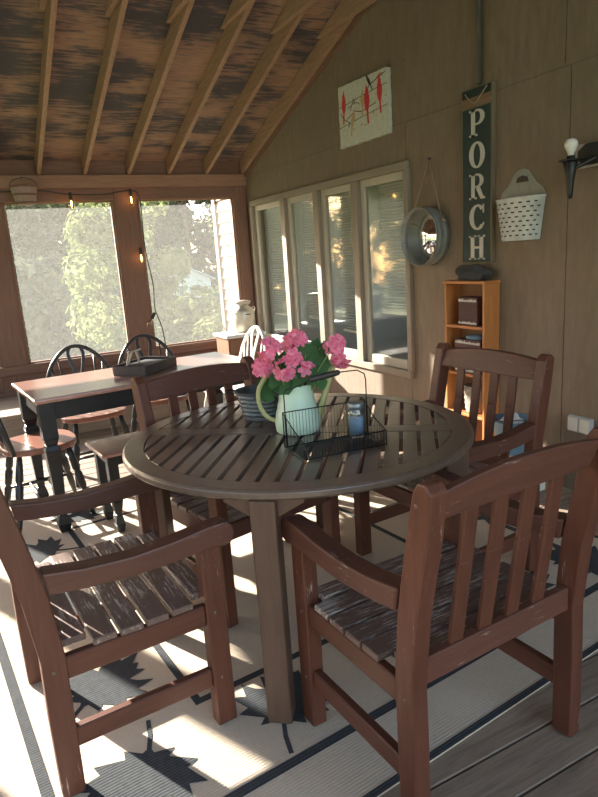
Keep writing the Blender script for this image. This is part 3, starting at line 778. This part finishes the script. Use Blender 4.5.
sl = empty('string_lights', (1.57, 6.49, 2.13), 0, 'black string light cable with bulbs looped along the beam and down the middle post', 'string lights')
O2 = Vector((1.57, 6.49, 2.13)); r_ = lambda x, y, z: Vector((x, y, z))-O2
bm = B(); tube(bm, smoothpath([r_(-.9, 6.49, 2.16), r_(-.2, 6.50, 2.19), r_(.3, 6.49, 2.14), r_(.75, 6.49, 2.14), r_(1.0, 6.49, 2.105), r_(1.3, 6.49, 2.10), r_(1.57, 6.48, 2.13), r_(1.655, 6.48, 2.06), r_(1.65, 6.47, 1.7), r_(1.655, 6.47, 1.5), r_(1.69, 6.47, 1.2), r_(1.68, 6.47, .95), r_(1.735, 6.47, .72), r_(1.755, 6.47, .30), r_(1.75, 6.47, .28)], 6), .0055, 8)
finish('cable', bm, cable_mat, sl)
fil = simple('bulb_filament', (1, .6, .25), .5, emit=(1, .45, .12, 26))
for (x, z, ang, on) in ((1.0, 2.10, 0, 1), (1.57, 2.125, 0, 1), (1.60, 1.56, 0, 1), (1.66, .90, .6, 0)):
    M = Matrix.Translation(r_(x, 6.465, z)) @ Matrix.Rotation(ang, 4, 'Y') @ Matrix.Rotation(PI, 4, 'X')
    bm = B(); lathe(bm, [(0, -.02), (.012, -.02), (.016, 0), (.017, .045), (.013, .05), (0, .05)], 14, M); sk = finish('socket', bm, cable_mat, sl)
    bm = B(); lathe(bm, [(.012, .048), (.014, .06), (.026, .085), (.029, .105), (.024, .125), (.010, .14), (0, .143)], 18, M); finish('bulb', bm, bulb_glass, sk)
    if on:
        bm = B()
        lathe(bm, [(0, .055), (.004, .06), (.0065, .085), (.004, .108), (0, .112)], 10, M); finish('filament', bm, fil, sk)

# ================================================================= RIGHT WALL HANGINGS
# cardinal picture
def wp(y, z, dx=.03): return Vector((W-dx, y, z))
pic = empty('bird_picture', (W-.001, 4.195, 2.206), 0, 'square white canvas painted with red cardinals on branches, high on the wall', 'picture')
cream = mottled('canvas_cream', (.42, .42, .36), (.54, .54, .47), 30, .8)
bm = B(); rb = random.Random(2); n_ = 22
def edge(y0, z0, y1, z1):
    return [(y0+(y1-y0)*i/n_+rb.uniform(-.003, .003), z0+(z1-z0)*i/n_+rb.uniform(-.003, .003)) for i in range(n_)]
o4 = [(-.325, .0), (.325, .0), (.325, .447), (-.325, .430)]
outl = edge(*o4[0], *o4[1])+edge(*o4[1], *o4[2])+edge(*o4[2], *o4[3])+edge(*o4[3], *o4[0])
prism(bm, outl, -.032, 0, 'x'); finish('canvas', bm, cream, pic)
red = simple('cardinal_red', (.52, .035, .04), .7); brn = simple('branch_brown', (.10, .055, .045), .8); buff = simple('bird_buff', (.46, .30, .14), .8); ink = simple('ink_dark', (.03, .03, .04), .8)
# picture coords: p from 0 (left in view, far) to 1 (right), q from 0 bottom to 1 top
def pq(p, q, lift=.034): return Vector((-lift, .325-.65*p, .447*q))
def flatpoly(name, pts, mat, lift=.0345):
    bm = B(); prism(bm, [(pq(*p).y, pq(*p).z) for p in pts], -lift, -.0325, 'x'); return finish(name, bm, mat, pic)
def line(name, pts, w, mat):
    bm = B(); P = [pq(*p, .0335) for p in pts]
    for a, b in zip(P, P[1:]): bar(bm, a, b, .0015, w, (0, 0, 1) if abs((b-a).y) > abs((b-a).z) else (0, 1, 0))
    return finish(name, bm, mat, pic)
def bird(p, q, s, mat, lean=0., flip=1, beak=True):
    """upright perched bird seen from the side: crest, body, long tail"""
    shp = [(0, .62), (.05, .50), (.11, .44), (.10, .36), (.16, .22), (.17, .05), (.11, -.12), (.07, -.22), (.10, -.60), (.02, -.62), (-.01, -.24), (-.09, -.12), (-.13, .06), (-.12, .24), (-.07, .38), (-.04, .48)]
    pts = [(p+flip*x*s+lean*(y*s), q+y*s*1.45) for x, y in shp]
    return flatpoly('painted_bird', pts, mat)
for L_ in (((0, .33), (1, .43)), ((0, .66), (1, .74))): line('painted_branch', [L_[0], (.5, (L_[0][1]+L_[1][1])/2+.01), L_[1]], .004, brn)
line('painted_branch', [(.04, .56), (.12, .45), (.24, .36), (.20, .30)], .006, brn)
line('painted_branch', [(.18, .44), (.35, .52), (.5, .47), (.66, .50), (.78, .52)], .006, brn)
line('painted_branch', [(.55, .70), (.66, .82), (.80, .86), (.97, .91)], .007, brn)
line('painted_branch', [(.80, .86), (.86, .92), (.92, .90)], .006, red)
line('painted_branch', [(.2, .60), (.36, .66), (.45, .60)], .005, brn)
line('painted_branch', [(.25, .55), (.33, .72), (.36, .62)], .005, brn)
bird(.12, .64, .30, red, .02, -1); bird(.60, .55, .34, red, .0, 1); bird(.52, .60, .22, buff, .0, -1); bird(.85, .62, .32, red, 0., 1)
bird(.29, .36, .24, buff, .35, 1); bird(.66, .86, .16, ink, -.6, 1)
for p, q in ((.30, .24), (.46, .26), (.53, .24), (.70, .38), (.95, .56), (.40, .62)): flatpoly('painted_leaf', [(p, q), (p+.02, q+.02), (p+.045, q+.015), (p+.025, q-.012)], buff)

# PORCH sign
sg_ = empty('porch_sign', (W-.001, 3.005, 1.290), 0, 'tall narrow dark green board sign with cream letters reading PORCH', 'sign')
SW, SHt = .125, 1.005
board = mottled('sign_green', (.010, .026, .026), (.020, .040, .038), 12, .6)
bm = B(); box(bm, -.022, 0, -SW, SW, 0, SHt-.10); box(bm, -.022, 0, -SW, SW, SHt-.05, SHt); box(bm, -.018, 0, -SW, SW, SHt-.1, SHt-.05)
finish('board', bm, board, sg_, bevel=.002)
bm = B()
for s_ in (-1, 1): box(bm, -.027, -.0, s_*SW-.006, s_*SW+.006, -.002, SHt)
box(bm, -.027, 0, -SW, SW, -.008, .002); box(bm, -.025, -.001, -SW, SW, SHt-.108, SHt-.100); finish('edge_trim', bm, wood('sign_edge', (.10, .075, .045), (.19, .15, .10), 'z', .7), sg_)
bm = B(); box(bm, -.030, -.020, -SW, SW, SHt-.100, SHt-.050); finish('cross_batten', bm, wood('batten_wood', (.15, .085, .05), (.24, .15, .10), 'y', .7), sg_)
letcol = simple('letter_cream', (.50, .47, .42), .7)
def ltr(name, polys, zc):
    """polys in letter space: x 0..1 to the right, y 0..1 up; height .145, width .125"""
    bm = B(); hgt, wid = .148, .138
    for pts in polys: prism(bm, [(wid/2-x*wid-.004, zc+(y-.5)*hgt) for x, y in pts], -.027, -.0215, 'x')
    return finish(name, bm, letcol, sg_)
def rect(x0, y0, x1, y1): return [(x0, y0), (x1, y0), (x1, y1), (x0, y1)]
def arcband(cx_, cy_, rx0, ry0, rx1, ry1, a0, a1, n=12):
    out = []
    for i in range(n):
        t0, t1 = math.radians(a0+(a1-a0)*i/n), math.radians(a0+(a1-a0)*(i+1)/n)
        out.append([(cx_+rx0*math.cos(t0), cy_+ry0*math.sin(t0)), (cx_+rx1*math.cos(t0), cy_+ry1*math.sin(t0)), (cx_+rx1*math.cos(t1), cy_+ry1*math.sin(t1)), (cx_+rx0*math.cos(t1), cy_+ry0*math.sin(t1))])
    return out
ser = .075
Pp = [rect(.16, .0, .38, 1), rect(.04, 0, .52, ser), rect(.04, 1-ser, .40, 1), rect(.38, .93, .55, 1), rect(.38, .42, .55, .49)]+arcband(.55, .71, .17, .22, .40, .29, -90, 90)
Oo = arcband(.5, .5, .22, .43, .47, .51, 0, 360, 28)
Rr = [rect(.16, 0, .36, 1), rect(.03, 0, .48, ser), rect(.03, 1-ser, .38, 1), rect(.36, .93, .52, 1), rect(.36, .46, .52, .53)]+arcband(.52, .73, .17, .20, .38, .27, -90, 90)+[[(.42, .48), (.66, .50), (.88, .10), (.98, ser), (.98, 0), (.74, 0)]]
Cc = arcband(.54, .5, .25, .43, .50, .51, 42, 318, 24)+[rect(.86, .66, .93, 1.0), [(.87, .13), (.97, .25), (.92, .30), (.80, .20)]]
Hh = [rect(.12, 0, .33, 1), rect(.67, 0, .88, 1), rect(.33, .46, .67, .55), rect(.01, 0, .44, ser), rect(.01, 1-ser, .44, 1), rect(.56, 0, .99, ser), rect(.56, 1-ser, .99, 1)]
for nm, pl, i in (('letter_p', Pp, 0), ('letter_o', Oo, 1), ('letter_r', Rr, 2), ('letter_c', Cc, 3), ('letter_h', Hh, 4)): ltr(nm, pl, .811-i*.1805)
bm = B(); tube(bm, smoothpath([(-.028, .09, SHt-.02), (-.034, .06, SHt-.05), (-.036, .0, SHt-.085), (-.034, -.05, SHt-.05), (-.028, -.09, SHt-.01)], 5), .004, 8); finish('rope_loop', bm, rope_mat, sg_)
# dark pipe above the sign
bm = B(); tube(bm, [(W-.022, 2.985, 2.31), (W-.022, 2.99, 3.62)], .016, 10); tag(finish('wall_pipe', bm, mottled('pipe_paint', (.045, .042, .034), (.075, .068, .055), 9, .6)), 'thin dark vertical conduit on the wall above the sign', 'pipe')

# round mirror
MC = (W-.001, 3.46, 1.47)
mir = empty('round_mirror', MC, 0, 'round mirror in a deep grey metal ring hanging by a rope', 'mirror')
MX = Matrix.Rotation(-PI/2, 4, 'Y')
ringm = mottled('ring_metal', (.17, .168, .15), (.28, .275, .245), 10, .5, .2)
bm = B(); lathe(bm, [(.188, .0), (.190, .0), (.192, .03), (.196, .035), (.192, .04), (.190, .075), (.194, .08), (.190, .085), (.190, .112), (.194, .115), (.191, .119), (.1875, .117), (.1865, .085), (.183, .081), (.1865, .077), (.186, .058), (.183, .052), (.180, .015), (.188, .0)], 56, MX); finish('metal_ring', bm, ringm, mir)
bm = B(); lathe(bm, [(0, .056), (.184, .056), (.184, .048), (0, .048)], 56, MX); finish('mirror_glass', bm, simple('silvered_mirror', (.86, .87, .86), .02, 1.0), mir)
bm = B(); nz_ = .50
for s_ in (-1, 1): tube(bm, [(-.05, s_*.165, .10), (-.03, s_*.08, .30), (-.012, .0, nz_)], .0035, 8)
rp = finish('rope', bm, rope_mat, mir)
for s_ in (-1, 1):
    bm = B(); tube(bm, [(-.05, s_*.165-.012, .095), (-.055, s_*.180, .10), (-.05, s_*.195, .09)], [.009, .013, .008], 8); finish('rope_knot', bm, rope_mat, rp)
bm = B(); lathe(bm, [(0, .0), (.004, 0), (.004, .015), (.007, .018), (0, .019)], 10, Matrix.Translation((0, 0, nz_)) @ MX); finish('nail', bm, iron, mir)

# olive-bucket wall basket
wb = empty('wall_basket', (W-.001, 2.665, 1.405), 0, 'half-round whitewashed metal wall basket with arched handle back and slots', 'basket')
bm = B(); n_ = 24
def halfring(rw, dp, z): return [Vector((-dp*math.sin(PI*k_/n_)**.8 if 0 < k_ < n_ else -.004, rw*math.cos(PI*k_/n_), z)) for k_ in range(n_+1)]
rows = [(.128, .070, 0), (.132, .075, .006), (.165, .098, .225), (.170, .103, .228), (.170, .103, .236), (.164, .096, .236)]
V = [[bm.verts.new(v) for v in halfring(*r)] for r in rows]
for A, C in zip(V, V[1:]):
    for k_ in range(n_): bm.faces.new([A[k_], A[k_+1], C[k_+1], C[k_]]).smooth = True
c0 = bm.verts.new((-.004, 0, 0))
for k_ in range(n_): bm.faces.new([c0, V[0][k_+1], V[0][k_]])
finish('pocket', bm, galv_w, wb)
bm = B()
bo = [(-.128, 0), (.128, 0), (.165, .24), (.150, .275), (.105, .305), (.075, .345), (.05, .375), (.015, .388), (-.015, .388), (-.05, .375), (-.075, .345), (-.105, .305), (-.150, .275), (-.165, .24)]
prism(bm, bo, -.004, 0, 'x'); bp = finish('back_plate', bm, mottled('dull_galvanised', (.20, .21, .20), (.32, .33, .31), 12, .55, .3), wb)
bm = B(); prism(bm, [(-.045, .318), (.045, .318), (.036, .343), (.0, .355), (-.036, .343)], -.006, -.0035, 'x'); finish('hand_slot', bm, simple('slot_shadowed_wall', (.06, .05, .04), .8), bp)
bm = B()
for row in range(8):
    z = .030+row*.025; rw = .132+(.165-.132)*z/.225; dp = .075+(.098-.075)*z/.225
    for j in range(9):
        a0 = PI*((j+.30+(row % 2)*.5)/9.5); a1 = a0+PI*.45/9.5
        if a1 > PI*.97: continue
        for t_ in ((a0, (a0+a1)/2), ((a0+a1)/2, a1)):
            q = []
            for a, zz in ((t_[0], z-.0035), (t_[1], z-.0035), (t_[1], z+.0035), (t_[0], z+.0035)):
                q.append(bm.verts.new((-(dp+.0015)*math.sin(a)**.8-.0005, (rw+.0015)*math.cos(a), zz)))
            bm.faces.new(q)
finish('slots', bm, simple('slot_black', (.02, .02, .02), .9), wb)

# wall light
sc = empty('wall_lamp', (W, 2.17, 1.68), 0, 'black torch-shaped wall lamp with bare white bulb on a pale block', 'lamp')
bm = B(); box(bm, -.025, 0, -.22, .135, .06, .175); finish('mounting_block', bm, mottled('block_paint', (.34, .30, .28), (.45, .40, .37), 8, .6), sc, bevel=.003)
bm = B(); oc = [(.085*math.cos(math.radians(22.5+45*i)), .12+.055*math.sin(math.radians(22.5+45*i))) for i in range(8)]
prism(bm, [(y+.03, z) for y, z in oc], -.04, -.025, 'x'); finish('back_plate', bm, iron, sc, bevel=.002)
bm = B(); tube(bm, smoothpath([(-.035, .0, .10), (-.07, .03, .08), (-.10, .06, .06), (-.11, .075, .05)], 4), .010, 8); finish('arm', bm, iron, sc)
T0 = Matrix.Translation((-.115, .085, 0))
bm = B(); lathe(bm, [(0, -.085), (.011, -.085), (.014, -.06), (.022, .02), (.036, .085), (.030, .092), (0, .092)], 18, T0); finish('torch_cone', bm, iron, sc)
bm = B(); lathe(bm, [(0, .090), (.056, .092), (.058, .098), (.022, .104), (.018, .118), (0, .118)], 24, T0); finish('drip_pan', bm, iron, sc)
bm = B(); lathe(bm, [(.0135, .117), (.015, .128), (.024, .146), (.032, .164), (.031, .180), (.020, .194), (0, .199)], 24, T0); finish('bulb', bm, simple('white_bulb', (.72, .68, .66), .3), sc)

# weatherproof outlet
ou = empty('outlet_box', (W, 2.222, .36), 0, 'pale weatherproof double outlet on the lower right of the wall', 'outlet')
owh = simple('outlet_plastic', (.40, .42, .44), .4)
bm = B(); box(bm, -.025, 0, -.075, .075, 0, .09); finish('box', bm, owh, ou, bevel=.004)
for s_ in (-1, 1):
    bm = B(); box(bm, -.034, -.025, s_*.036-.033, s_*.036+.033, .006, .084); finish('flip_cover', bm, simple('cover_plastic', (.55, .52, .46), .4), ou, bevel=.003)

# ================================================================= BOOKSHELF AND CONTENTS
bs = empty('narrow_bookshelf', (W-.066, 3.01, 0), 0, 'tall narrow orange pine bookshelf against the wall below the sign', 'bookshelf')
y0, y1, dx, top = -.18, .18, .0625, 1.165
for s_ in (-1, 1):
    bm = B(); a = s_*(.180-.009); box(bm, -dx, dx, a-.009, a+.009, 0, top); finish('side_panel', bm, pine, bs, bevel=.002)
bm = B(); box(bm, -dx-.010, dx, -.19, .19, top, top+.018); finish('top', bm, pine, bs, bevel=.003)
for z in (.335, .600, .905, .05):
    bm = B(); box(bm, -dx, dx-.004, -.162, .162, z-.018, z); finish('shelf', bm, wood('pine_shelf_%d' % int(z*100), (.36, .125, .035), (.52, .205, .062), 'y', .45), bs, bevel=.002)
bm = B(); box(bm, dx-.004, dx, -.162, .162, .05, top); finish('back_panel', bm, wood('pine_back', (.16, .075, .032), (.24, .12, .055), 'z', .6), bs)
def patterned_box(name, y, z, wy, hz, label, lidc):
    o = empty(name, (W-.064, y, z+.0005), 0, label, 'box'); bd = wood('box_brown_'+name, (.055, .022, .022), (.10, .045, .042), 'y', .7)
    bm = B(); box(bm, -.050, .048, -wy/2, wy/2, 0, hz); finish('body', bm, bd, o, bevel=.002)
    rr = random.Random(len(name)+int(z*100))
    for zz in ([.008, hz-.028]):
        bm = B(); n2 = int(wy/.016)
        for j in range(n2):
            yy = -wy/2+.008+j*.016; hh2 = rr.uniform(.012, .022)
            prism(bm, [(yy, zz), (yy+.010, zz+.002), (yy+.013, zz+hh2*.6), (yy+.006, zz+hh2), (yy-.001, zz+hh2*.7)], -.0525, -.0495, 'x')
        finish('white_pattern', bm, simple('pattern_white_'+name, (.55, .52, .47), .7), o)
    return o
patterned_box('keepsake_box', 2.99, .905, .165, .175, 'small brown box with white patterned bands on the upper shelf', 0)
patterned_box('storage_box', 2.995, .600, .235, .215, 'larger brown box with white patterned bands on the middle shelf', 0)
bm = B(); rr = random.Random(9); 
lathe(bm, [(0, 0), (.05, 0), (.065, .008), (.06, .020), (.03, .028), (0, .030)], 16, Matrix.Translation((W-.066, 2.96, .8165)) @ Matrix.Diagonal((.8, 1.3, 1, 1))); tag(finish('folded_cloth', bm, simple('blue_cloth', (.12, .20, .27), .9)), 'folded blue cloth lying on the larger brown box', 'cloth')
bsk = empty('wicker_basket', (W-.066, 2.985, .336), 0, 'grey-brown wicker basket on the lowest visible bookshelf shelf', 'basket')
bm = B(); pr = [(0, 0), (.048, 0)]+[(.050+.012*i/10+(.0025 if i % 2 else -.0025), .012+.018*i) for i in range(11)]+[(.058, .20), (.045, .01), (0, .01)]
lathe(bm, pr, 28, Matrix.Diagonal((.80, 1.35, .9, 1))); finish('weave', bm, mottled('wicker', (.14, .11, .085), (.36, .31, .25), 45, .9), bsk)
bm = B(); tube(bm, smoothpath([(-.042, .06, .15), (-.055, .095, .165), (-.045, .11, .17), (-.035, .12, .14)], 4), .004, 8); finish('loop_handle', bm, rope_mat, bsk)
crate = empty('white_crate', (2.62, 2.49, 0), 0, 'off-white box on the floor under the blue bucket, behind the armchair by the bookshelf', 'box')
bm = B(); box(bm, -.13, .13, -.12, .12, 0, .20); finish('body', bm, mottled('crate_white', (.52, .49, .42), (.66, .62, .54), 10, .7), crate, bevel=.004)
bm = B(); box(bm, -.135, .135, -.125, .125, .20, .225); finish('lid', bm, mottled('crate_lid', (.56, .53, .46), (.70, .66, .58), 10, .7), crate, bevel=.004)
bk3 = empty('blue_bucket', (2.63, 2.50, .2255), 0, 'dull blue bucket holding white paper, on a box behind the armchair by the bookshelf', 'bucket')
bm = B(); lathe(bm, [(0, 0), (.085, 0), (.09, .008), (.118, .185), (.124, .19), (.120, .198), (.112, .19), (.084, .010), (0, .010)], 32); finish('pail', bm, mottled('blue_plastic', (.10, .17, .23), (.15, .23, .31), 6, .5), bk3)
bm = B(); tube(bm, smoothpath([(0, .121, .185), (-.05, .10, .215), (-.10, .03, .20), (-.10, -.03, .20), (-.05, -.10, .215), (0, -.121, .185)], 4), .003, 8); finish('handle', bm, wire_mat, bk3)
bm = B(); bmesh.ops.create_grid(bm, x_segments=8, y_segments=8, size=.062)
for v in bm.verts: v.co.z = .14+.10*max(0, 1-v.co.length*10)+rr.uniform(-.015, .02)
o = tag(finish('crumpled_paper', bm, simple('white_paper', (.62, .60, .55), .8), None), 'crumpled white paper sticking out of the blue bucket', 'paper'); o.location = (2.62, 2.505, .2255)
md = o.modifiers.new('s', 'SOLIDIFY'); md.thickness = .002
bg = B(); box(bg, 0, .12, 0, .17, 0, .24)
for v in bg.verts:
    if v.co.z > .1: v.co.y *= .9; v.co.x *= .8
o = tag(finish('paper_bag', bg, mottled('bag_cream', (.50, .44, .33), (.62, .56, .44), 12, .8), None, bevel=.006), 'cream paper bag standing on the floor in front of the bookshelf', 'bag'); o.location = (2.57, 2.86, 0)
bm = B(); bmesh.ops.create_uvsphere(bm, u_segments=28, v_segments=16, radius=.5)
for v in bm.verts:
    c = v.co.copy(); k1 = 1+.16*math.sin(9*c.x+5*c.z)+.12*math.sin(13*c.y+7*c.z+1)
    v.co = Vector((c.x*.09*k1, c.y*.26*k1, max(-.038, c.z*.105*k1)))
o = tag(finish('cloth_bundle', bm, simple('charcoal_cloth', (.045, .042, .045), .9), None, smooth=True), 'crumpled dark cloth lying on top of the orange bookshelf', 'cloth'); o.location = (W-.070, 3.0, 1.2215)

# ================================================================= OUTSIDE
def gz(x, y): return -.75-.052*max(0, y-7)-.0*x
bm = B(); n_ = 30
xs = [-60+i*5 for i in range(31)]; ysg = [-20, -5, 6.9, 8, 10, 13, 17, 22, 28, 35, 45, 60, 90, 140]
rg = random.Random(5); V = [[bm.verts.new((x, y, gz(x, y)+(rg.uniform(-.15, .15) if y > 9 else 0))) for x in xs] for y in ysg]
for A, C in zip(V, V[1:]):
    for i in range(len(xs)-1): bm.faces.new([A[i], A[i+1], C[i+1], C[i]]).smooth = True
lawn = finish('lawn', bm, mottled('grass', (.10, .17, .05), (.22, .30, .10), 1.5, .9)); lawn['kind'] = 'structure'; lawn.name = 'ground'

def tree(loc, hgt, rad, n, label, name, mat, seed, trunk=True, squash=1.0, base=.12, leaf=.16):
    t = empty(name, loc, 0, label, 'tree', 'trees beyond the screens'); r = random.Random(seed); bm = B()
    blobs = []
    for k_ in range(22):
        q = r.random(); z = hgt*(base+(1-base)*q); env = rad*(math.sin(PI*min(1, .18+.80*q))**.7)
        a = r.random()*2*PI; d = env*math.sqrt(r.random())*.85; blobs.append((Vector((d*math.cos(a), d*math.sin(a)*squash, z)), rad*r.uniform(.28, .45)))
    for i in range(n):
        c, rr_ = r.choice(blobs); v = Vector((r.gauss(0, 1), r.gauss(0, 1), r.gauss(0, 1))).normalized()*rr_*r.uniform(.65, 1.05)
        p = c+v; nr = (v+Vector((r.uniform(-.4, .4), r.uniform(-.4, .4), r.uniform(-.2, .8)))*rr_).normalized(); s = nr.orthogonal().normalized(); u = nr.cross(s)
        a = r.random()*6.28; e = s*math.cos(a)+u*math.sin(a); g = nr.cross(e); L_ = leaf*r.uniform(.7, 1.5)
        bm.faces.new([bm.verts.new(x) for x in (p-e*L_, p-g*L_*.5, p+e*L_, p+g*L_*.5)])
    me = bpy.data.meshes.new('crown'); bm.to_mesh(me); bm.free(); me.materials.append(mat); o = bpy.data.objects.new('crown', me); COL.objects.link(o); o.parent = t
    bm = B(); tube(bm, [(0, 0, -.3), (.03*rad, 0, hgt*.35), (0, .02*rad, hgt*.8)], [.06*rad+.04, .04*rad+.03, .02], 8)
    for k_ in range(6):
        c = blobs[k_][0]; tube(bm, [(0, 0, c.z*.55), (c.x*.5, c.y*.5, c.z*.8), tuple(c)], [.03*rad, .02*rad, .008], 6)
    finish('trunk', bm, simple('bark', (.09, .065, .05), .9), t); return t
lg = leaf_material('light_foliage', (.13, .17, .06), (.30, .34, .15), .45)
mg = leaf_material('mid_foliage', (.07, .095, .05), (.19, .21, .12), .4)
dg = leaf_material('dark_foliage', (.025, .05, .03), (.08, .11, .06), .3)
def along(px_tan, y): return px_tan*y
T_ = [  # x, y, height, radius, count, material, label
    (2.35, 11.0, 4.6, 1.15, 9000, lg, 'leafy light green tree near the middle post, just outside'),
    (.55, 21, 8.2, 3.2, 11000, mg, 'large grey-green tree behind the left screen'),
    (3.6, 23.5, 7.6, 2.5, 9000, mg, 'mid green tree left of the white house'),
    (-1.9, 18.5, 4.3, 2.0, 5000, mg, 'mid green tree at the far left outside'),
    (14.5, 29, 8.5, 3.6, 3200, mg, 'mid green tree beyond the house siding, right of the white house'),
    (4.5, 13.5, 1.75, 1.2, 2200, lg, 'low light green bush in front of the white house'),
    (4.3, 11.4, 1.25, .8, 1500, lg, 'small light green shrub below the right screen'),
    (2.6, 36, 12.5, 5.5, 3000, dg, 'tall dark tree behind the left screen'),
    (15.5, 70, 20, 7.0, 7000, dg, 'tall dark tree behind the white house'),
    (22, 40, 12.5, 6.0, 3000, dg, 'tall dark tree at the right end of the tree line'),
    (-4, 36, 9.5, 5.0, 3000, dg, 'tall dark tree at the left end of the tree line'),
    (6.9, 19, 1.5, 1.2, 2200, lg, 'pale green bushy tree low beside the house siding'), (6.4, 31, 4.6, 1.8, 2200, mg, 'round grey-green tree far out, left of the white house'), (1.0, 14, 2.6, 1.5, 2400, mg, 'grey-green bushy tree low behind the left screen'), (18, 56, 18, 6.5, 9000, dg, 'tallest dark tree far behind the white house'), (8, 52, 16, 6.5, 3000, dg, 'tall dark tree far behind the middle post'),
    (-7.6, 25, 6.3, 2.6, 5000, mg, 'added mid green tree in the reflection-blocking row outside the left screens, nearest the middle of the back'), (-10.8, 26, 6.5, 2.7, 5000, mg, 'added mid green tree in the reflection-blocking row outside the left screens, second of the row'), (-14.3, 25, 6.0, 2.7, 5000, mg, 'added mid green tree in the reflection-blocking row outside the left screens, third of the row'),  # row added to block bright sky in the window-pane reflections
    (-22, 34, 9, 4.5, 2400, mg, 'broad mid green tree added far outside to the left to cover reflected sky'), (-30, 27, 9, 5, 2400, mg, 'broadest tree added far out beyond the left wall to cover reflected sky'), (-15, 46, 10, 5.0, 2400, dg, 'tall dark tree added far out at the left to cover reflected sky'),  # out of view, added farther off to darken the reflected sky
    (-11, 16, 4.2, 2.6, 1600, mg, 'mid green tree added outside the left screens against sky glare in the panes, farthest left'), (-15, 24, 6, 3.6, 1600, mg, 'mid green tree added far outside beyond the left wall against sky glare in the panes'), (-8, 9, 2.6, 1.6, 1500, lg, 'light green shrub added outside the left screens against sky glare in the panes'),  # low out-of-view growth added to hide glowing sky mirrored in the panes
    (14.5, 17, 4.6, 2.2, 1500, mg, 'mid green tree behind the house siding')]
for i, (x, y, h_, r_, n_, m_, lb) in enumerate(T_):
    tree((x, y, gz(x, y)), h_, r_, n_, lb, 'leafy_tree' if m_ is not dg else 'tall_tree', m_, 20+i, leaf=.065 if y < 12 else .12 if y < 30 else .42)
# overhanging branch close to the eaves, visible in the top strip of the screens
# white house
ho = empty('white_house', (14.3, 45, -1.95), math.radians(-14), 'small white house with pale gabled roof beyond the trees', 'house')
hw_ = simple('house_white', (.62, .64, .68), .8)
bm = B(); prism(bm, [(-1.6, -.4), (1.6, -.4), (1.6, 2.05), (0, 2.85), (-1.6, 2.05)], -1.0, 4, 'y'); finish('wall', bm, hw_, ho)
bm = B()
for s_ in (-1, 1): prism(bm, [(s_*1.95, 1.90), (0, 2.88), (0, 2.98), (s_*1.95, 2.0)], -1.25, 4.2, 'y')
finish('roof', bm, simple('pale_roof', (.42, .47, .56), .6), ho)
for x in (-.7, .35):
    bm = B(); box(bm, x, x+.45, -1.03, -.99, .9, 1.6); finish('window', bm, simple('house_glass', (.12, .15, .18), .2), ho)
bm = B(); box(bm, -.12, .12, -1.03, -.99, 2.1, 2.5); finish('gable_vent', bm, simple('vent_grey', (.30, .32, .36), .7), ho)

# ================================================================= LIGHT
w = bpy.data.worlds.new('sky'); S.world = w; w.use_nodes = True; nt = w.node_tree
bgn = nt.nodes['Background']; sk = nt.nodes.new('ShaderNodeTexSky'); sk.sky_type = 'NISHITA'; sk.sun_disc = False
SD = Vector((-.47, 1, .43)).normalized()
el = math.asin(SD.z); az = math.atan2(SD.x, SD.y)
sk.sun_elevation = el; sk.sun_rotation = az; sk.air_density = 1.0; sk.dust_density = 1.2; sk.ozone_density = 1.0
hz = nt.nodes.new('ShaderNodeMix'); hz.data_type = 'RGBA'; hz.blend_type = 'MULTIPLY'; hz.inputs[0].default_value = 1; hz.inputs[7].default_value = (1.0, .885, .79, 1)
nt.links.new(sk.outputs[0], hz.inputs[6]); nt.links.new(hz.outputs[2], bgn.inputs['Color']); bgn.inputs['Strength'].default_value = .44
sun = bpy.data.lights.new('sun', 'SUN'); sun.energy = 20.0; sun.angle = math.radians(.6); sun.color = (1.0, .93, .82)
so = bpy.data.objects.new('sun', sun); COL.objects.link(so); so.rotation_euler = SD.to_track_quat('Z', 'Y').to_euler(); so.location = (-6, 14, 8)

# ================================================================= CAMERA
yaw, pitch, roll = .469, .229, .068
f = Vector((math.sin(yaw)*math.cos(pitch), math.cos(yaw)*math.cos(pitch), -math.sin(pitch)))
r = Vector((math.cos(yaw), -math.sin(yaw), 0)); d = f.cross(r)
r2 = r*math.cos(roll)+d*math.sin(roll); d2 = -r*math.sin(roll)+d*math.cos(roll)
cam = bpy.data.cameras.new('camera'); cam.sensor_fit = 'HORIZONTAL'; cam.sensor_width = 36; cam.lens = 623.3/598*36; cam.clip_end = 400; cam.clip_start = .02
co = bpy.data.objects.new('camera', cam); COL.objects.link(co)
M = Matrix.Identity(4)
for i in range(3): M[i][0] = r2[i]; M[i][1] = -d2[i]; M[i][2] = -f[i]
M[0][3], M[1][3], M[2][3] = 0, 0, H
co.matrix_world = M
S.camera = co
S.view_settings.view_transform = 'Standard'; S.view_settings.look = 'None'; S.view_settings.gamma = 1.0
S.view_settings.use_curve_mapping = False; S.view_settings.exposure = 1.15
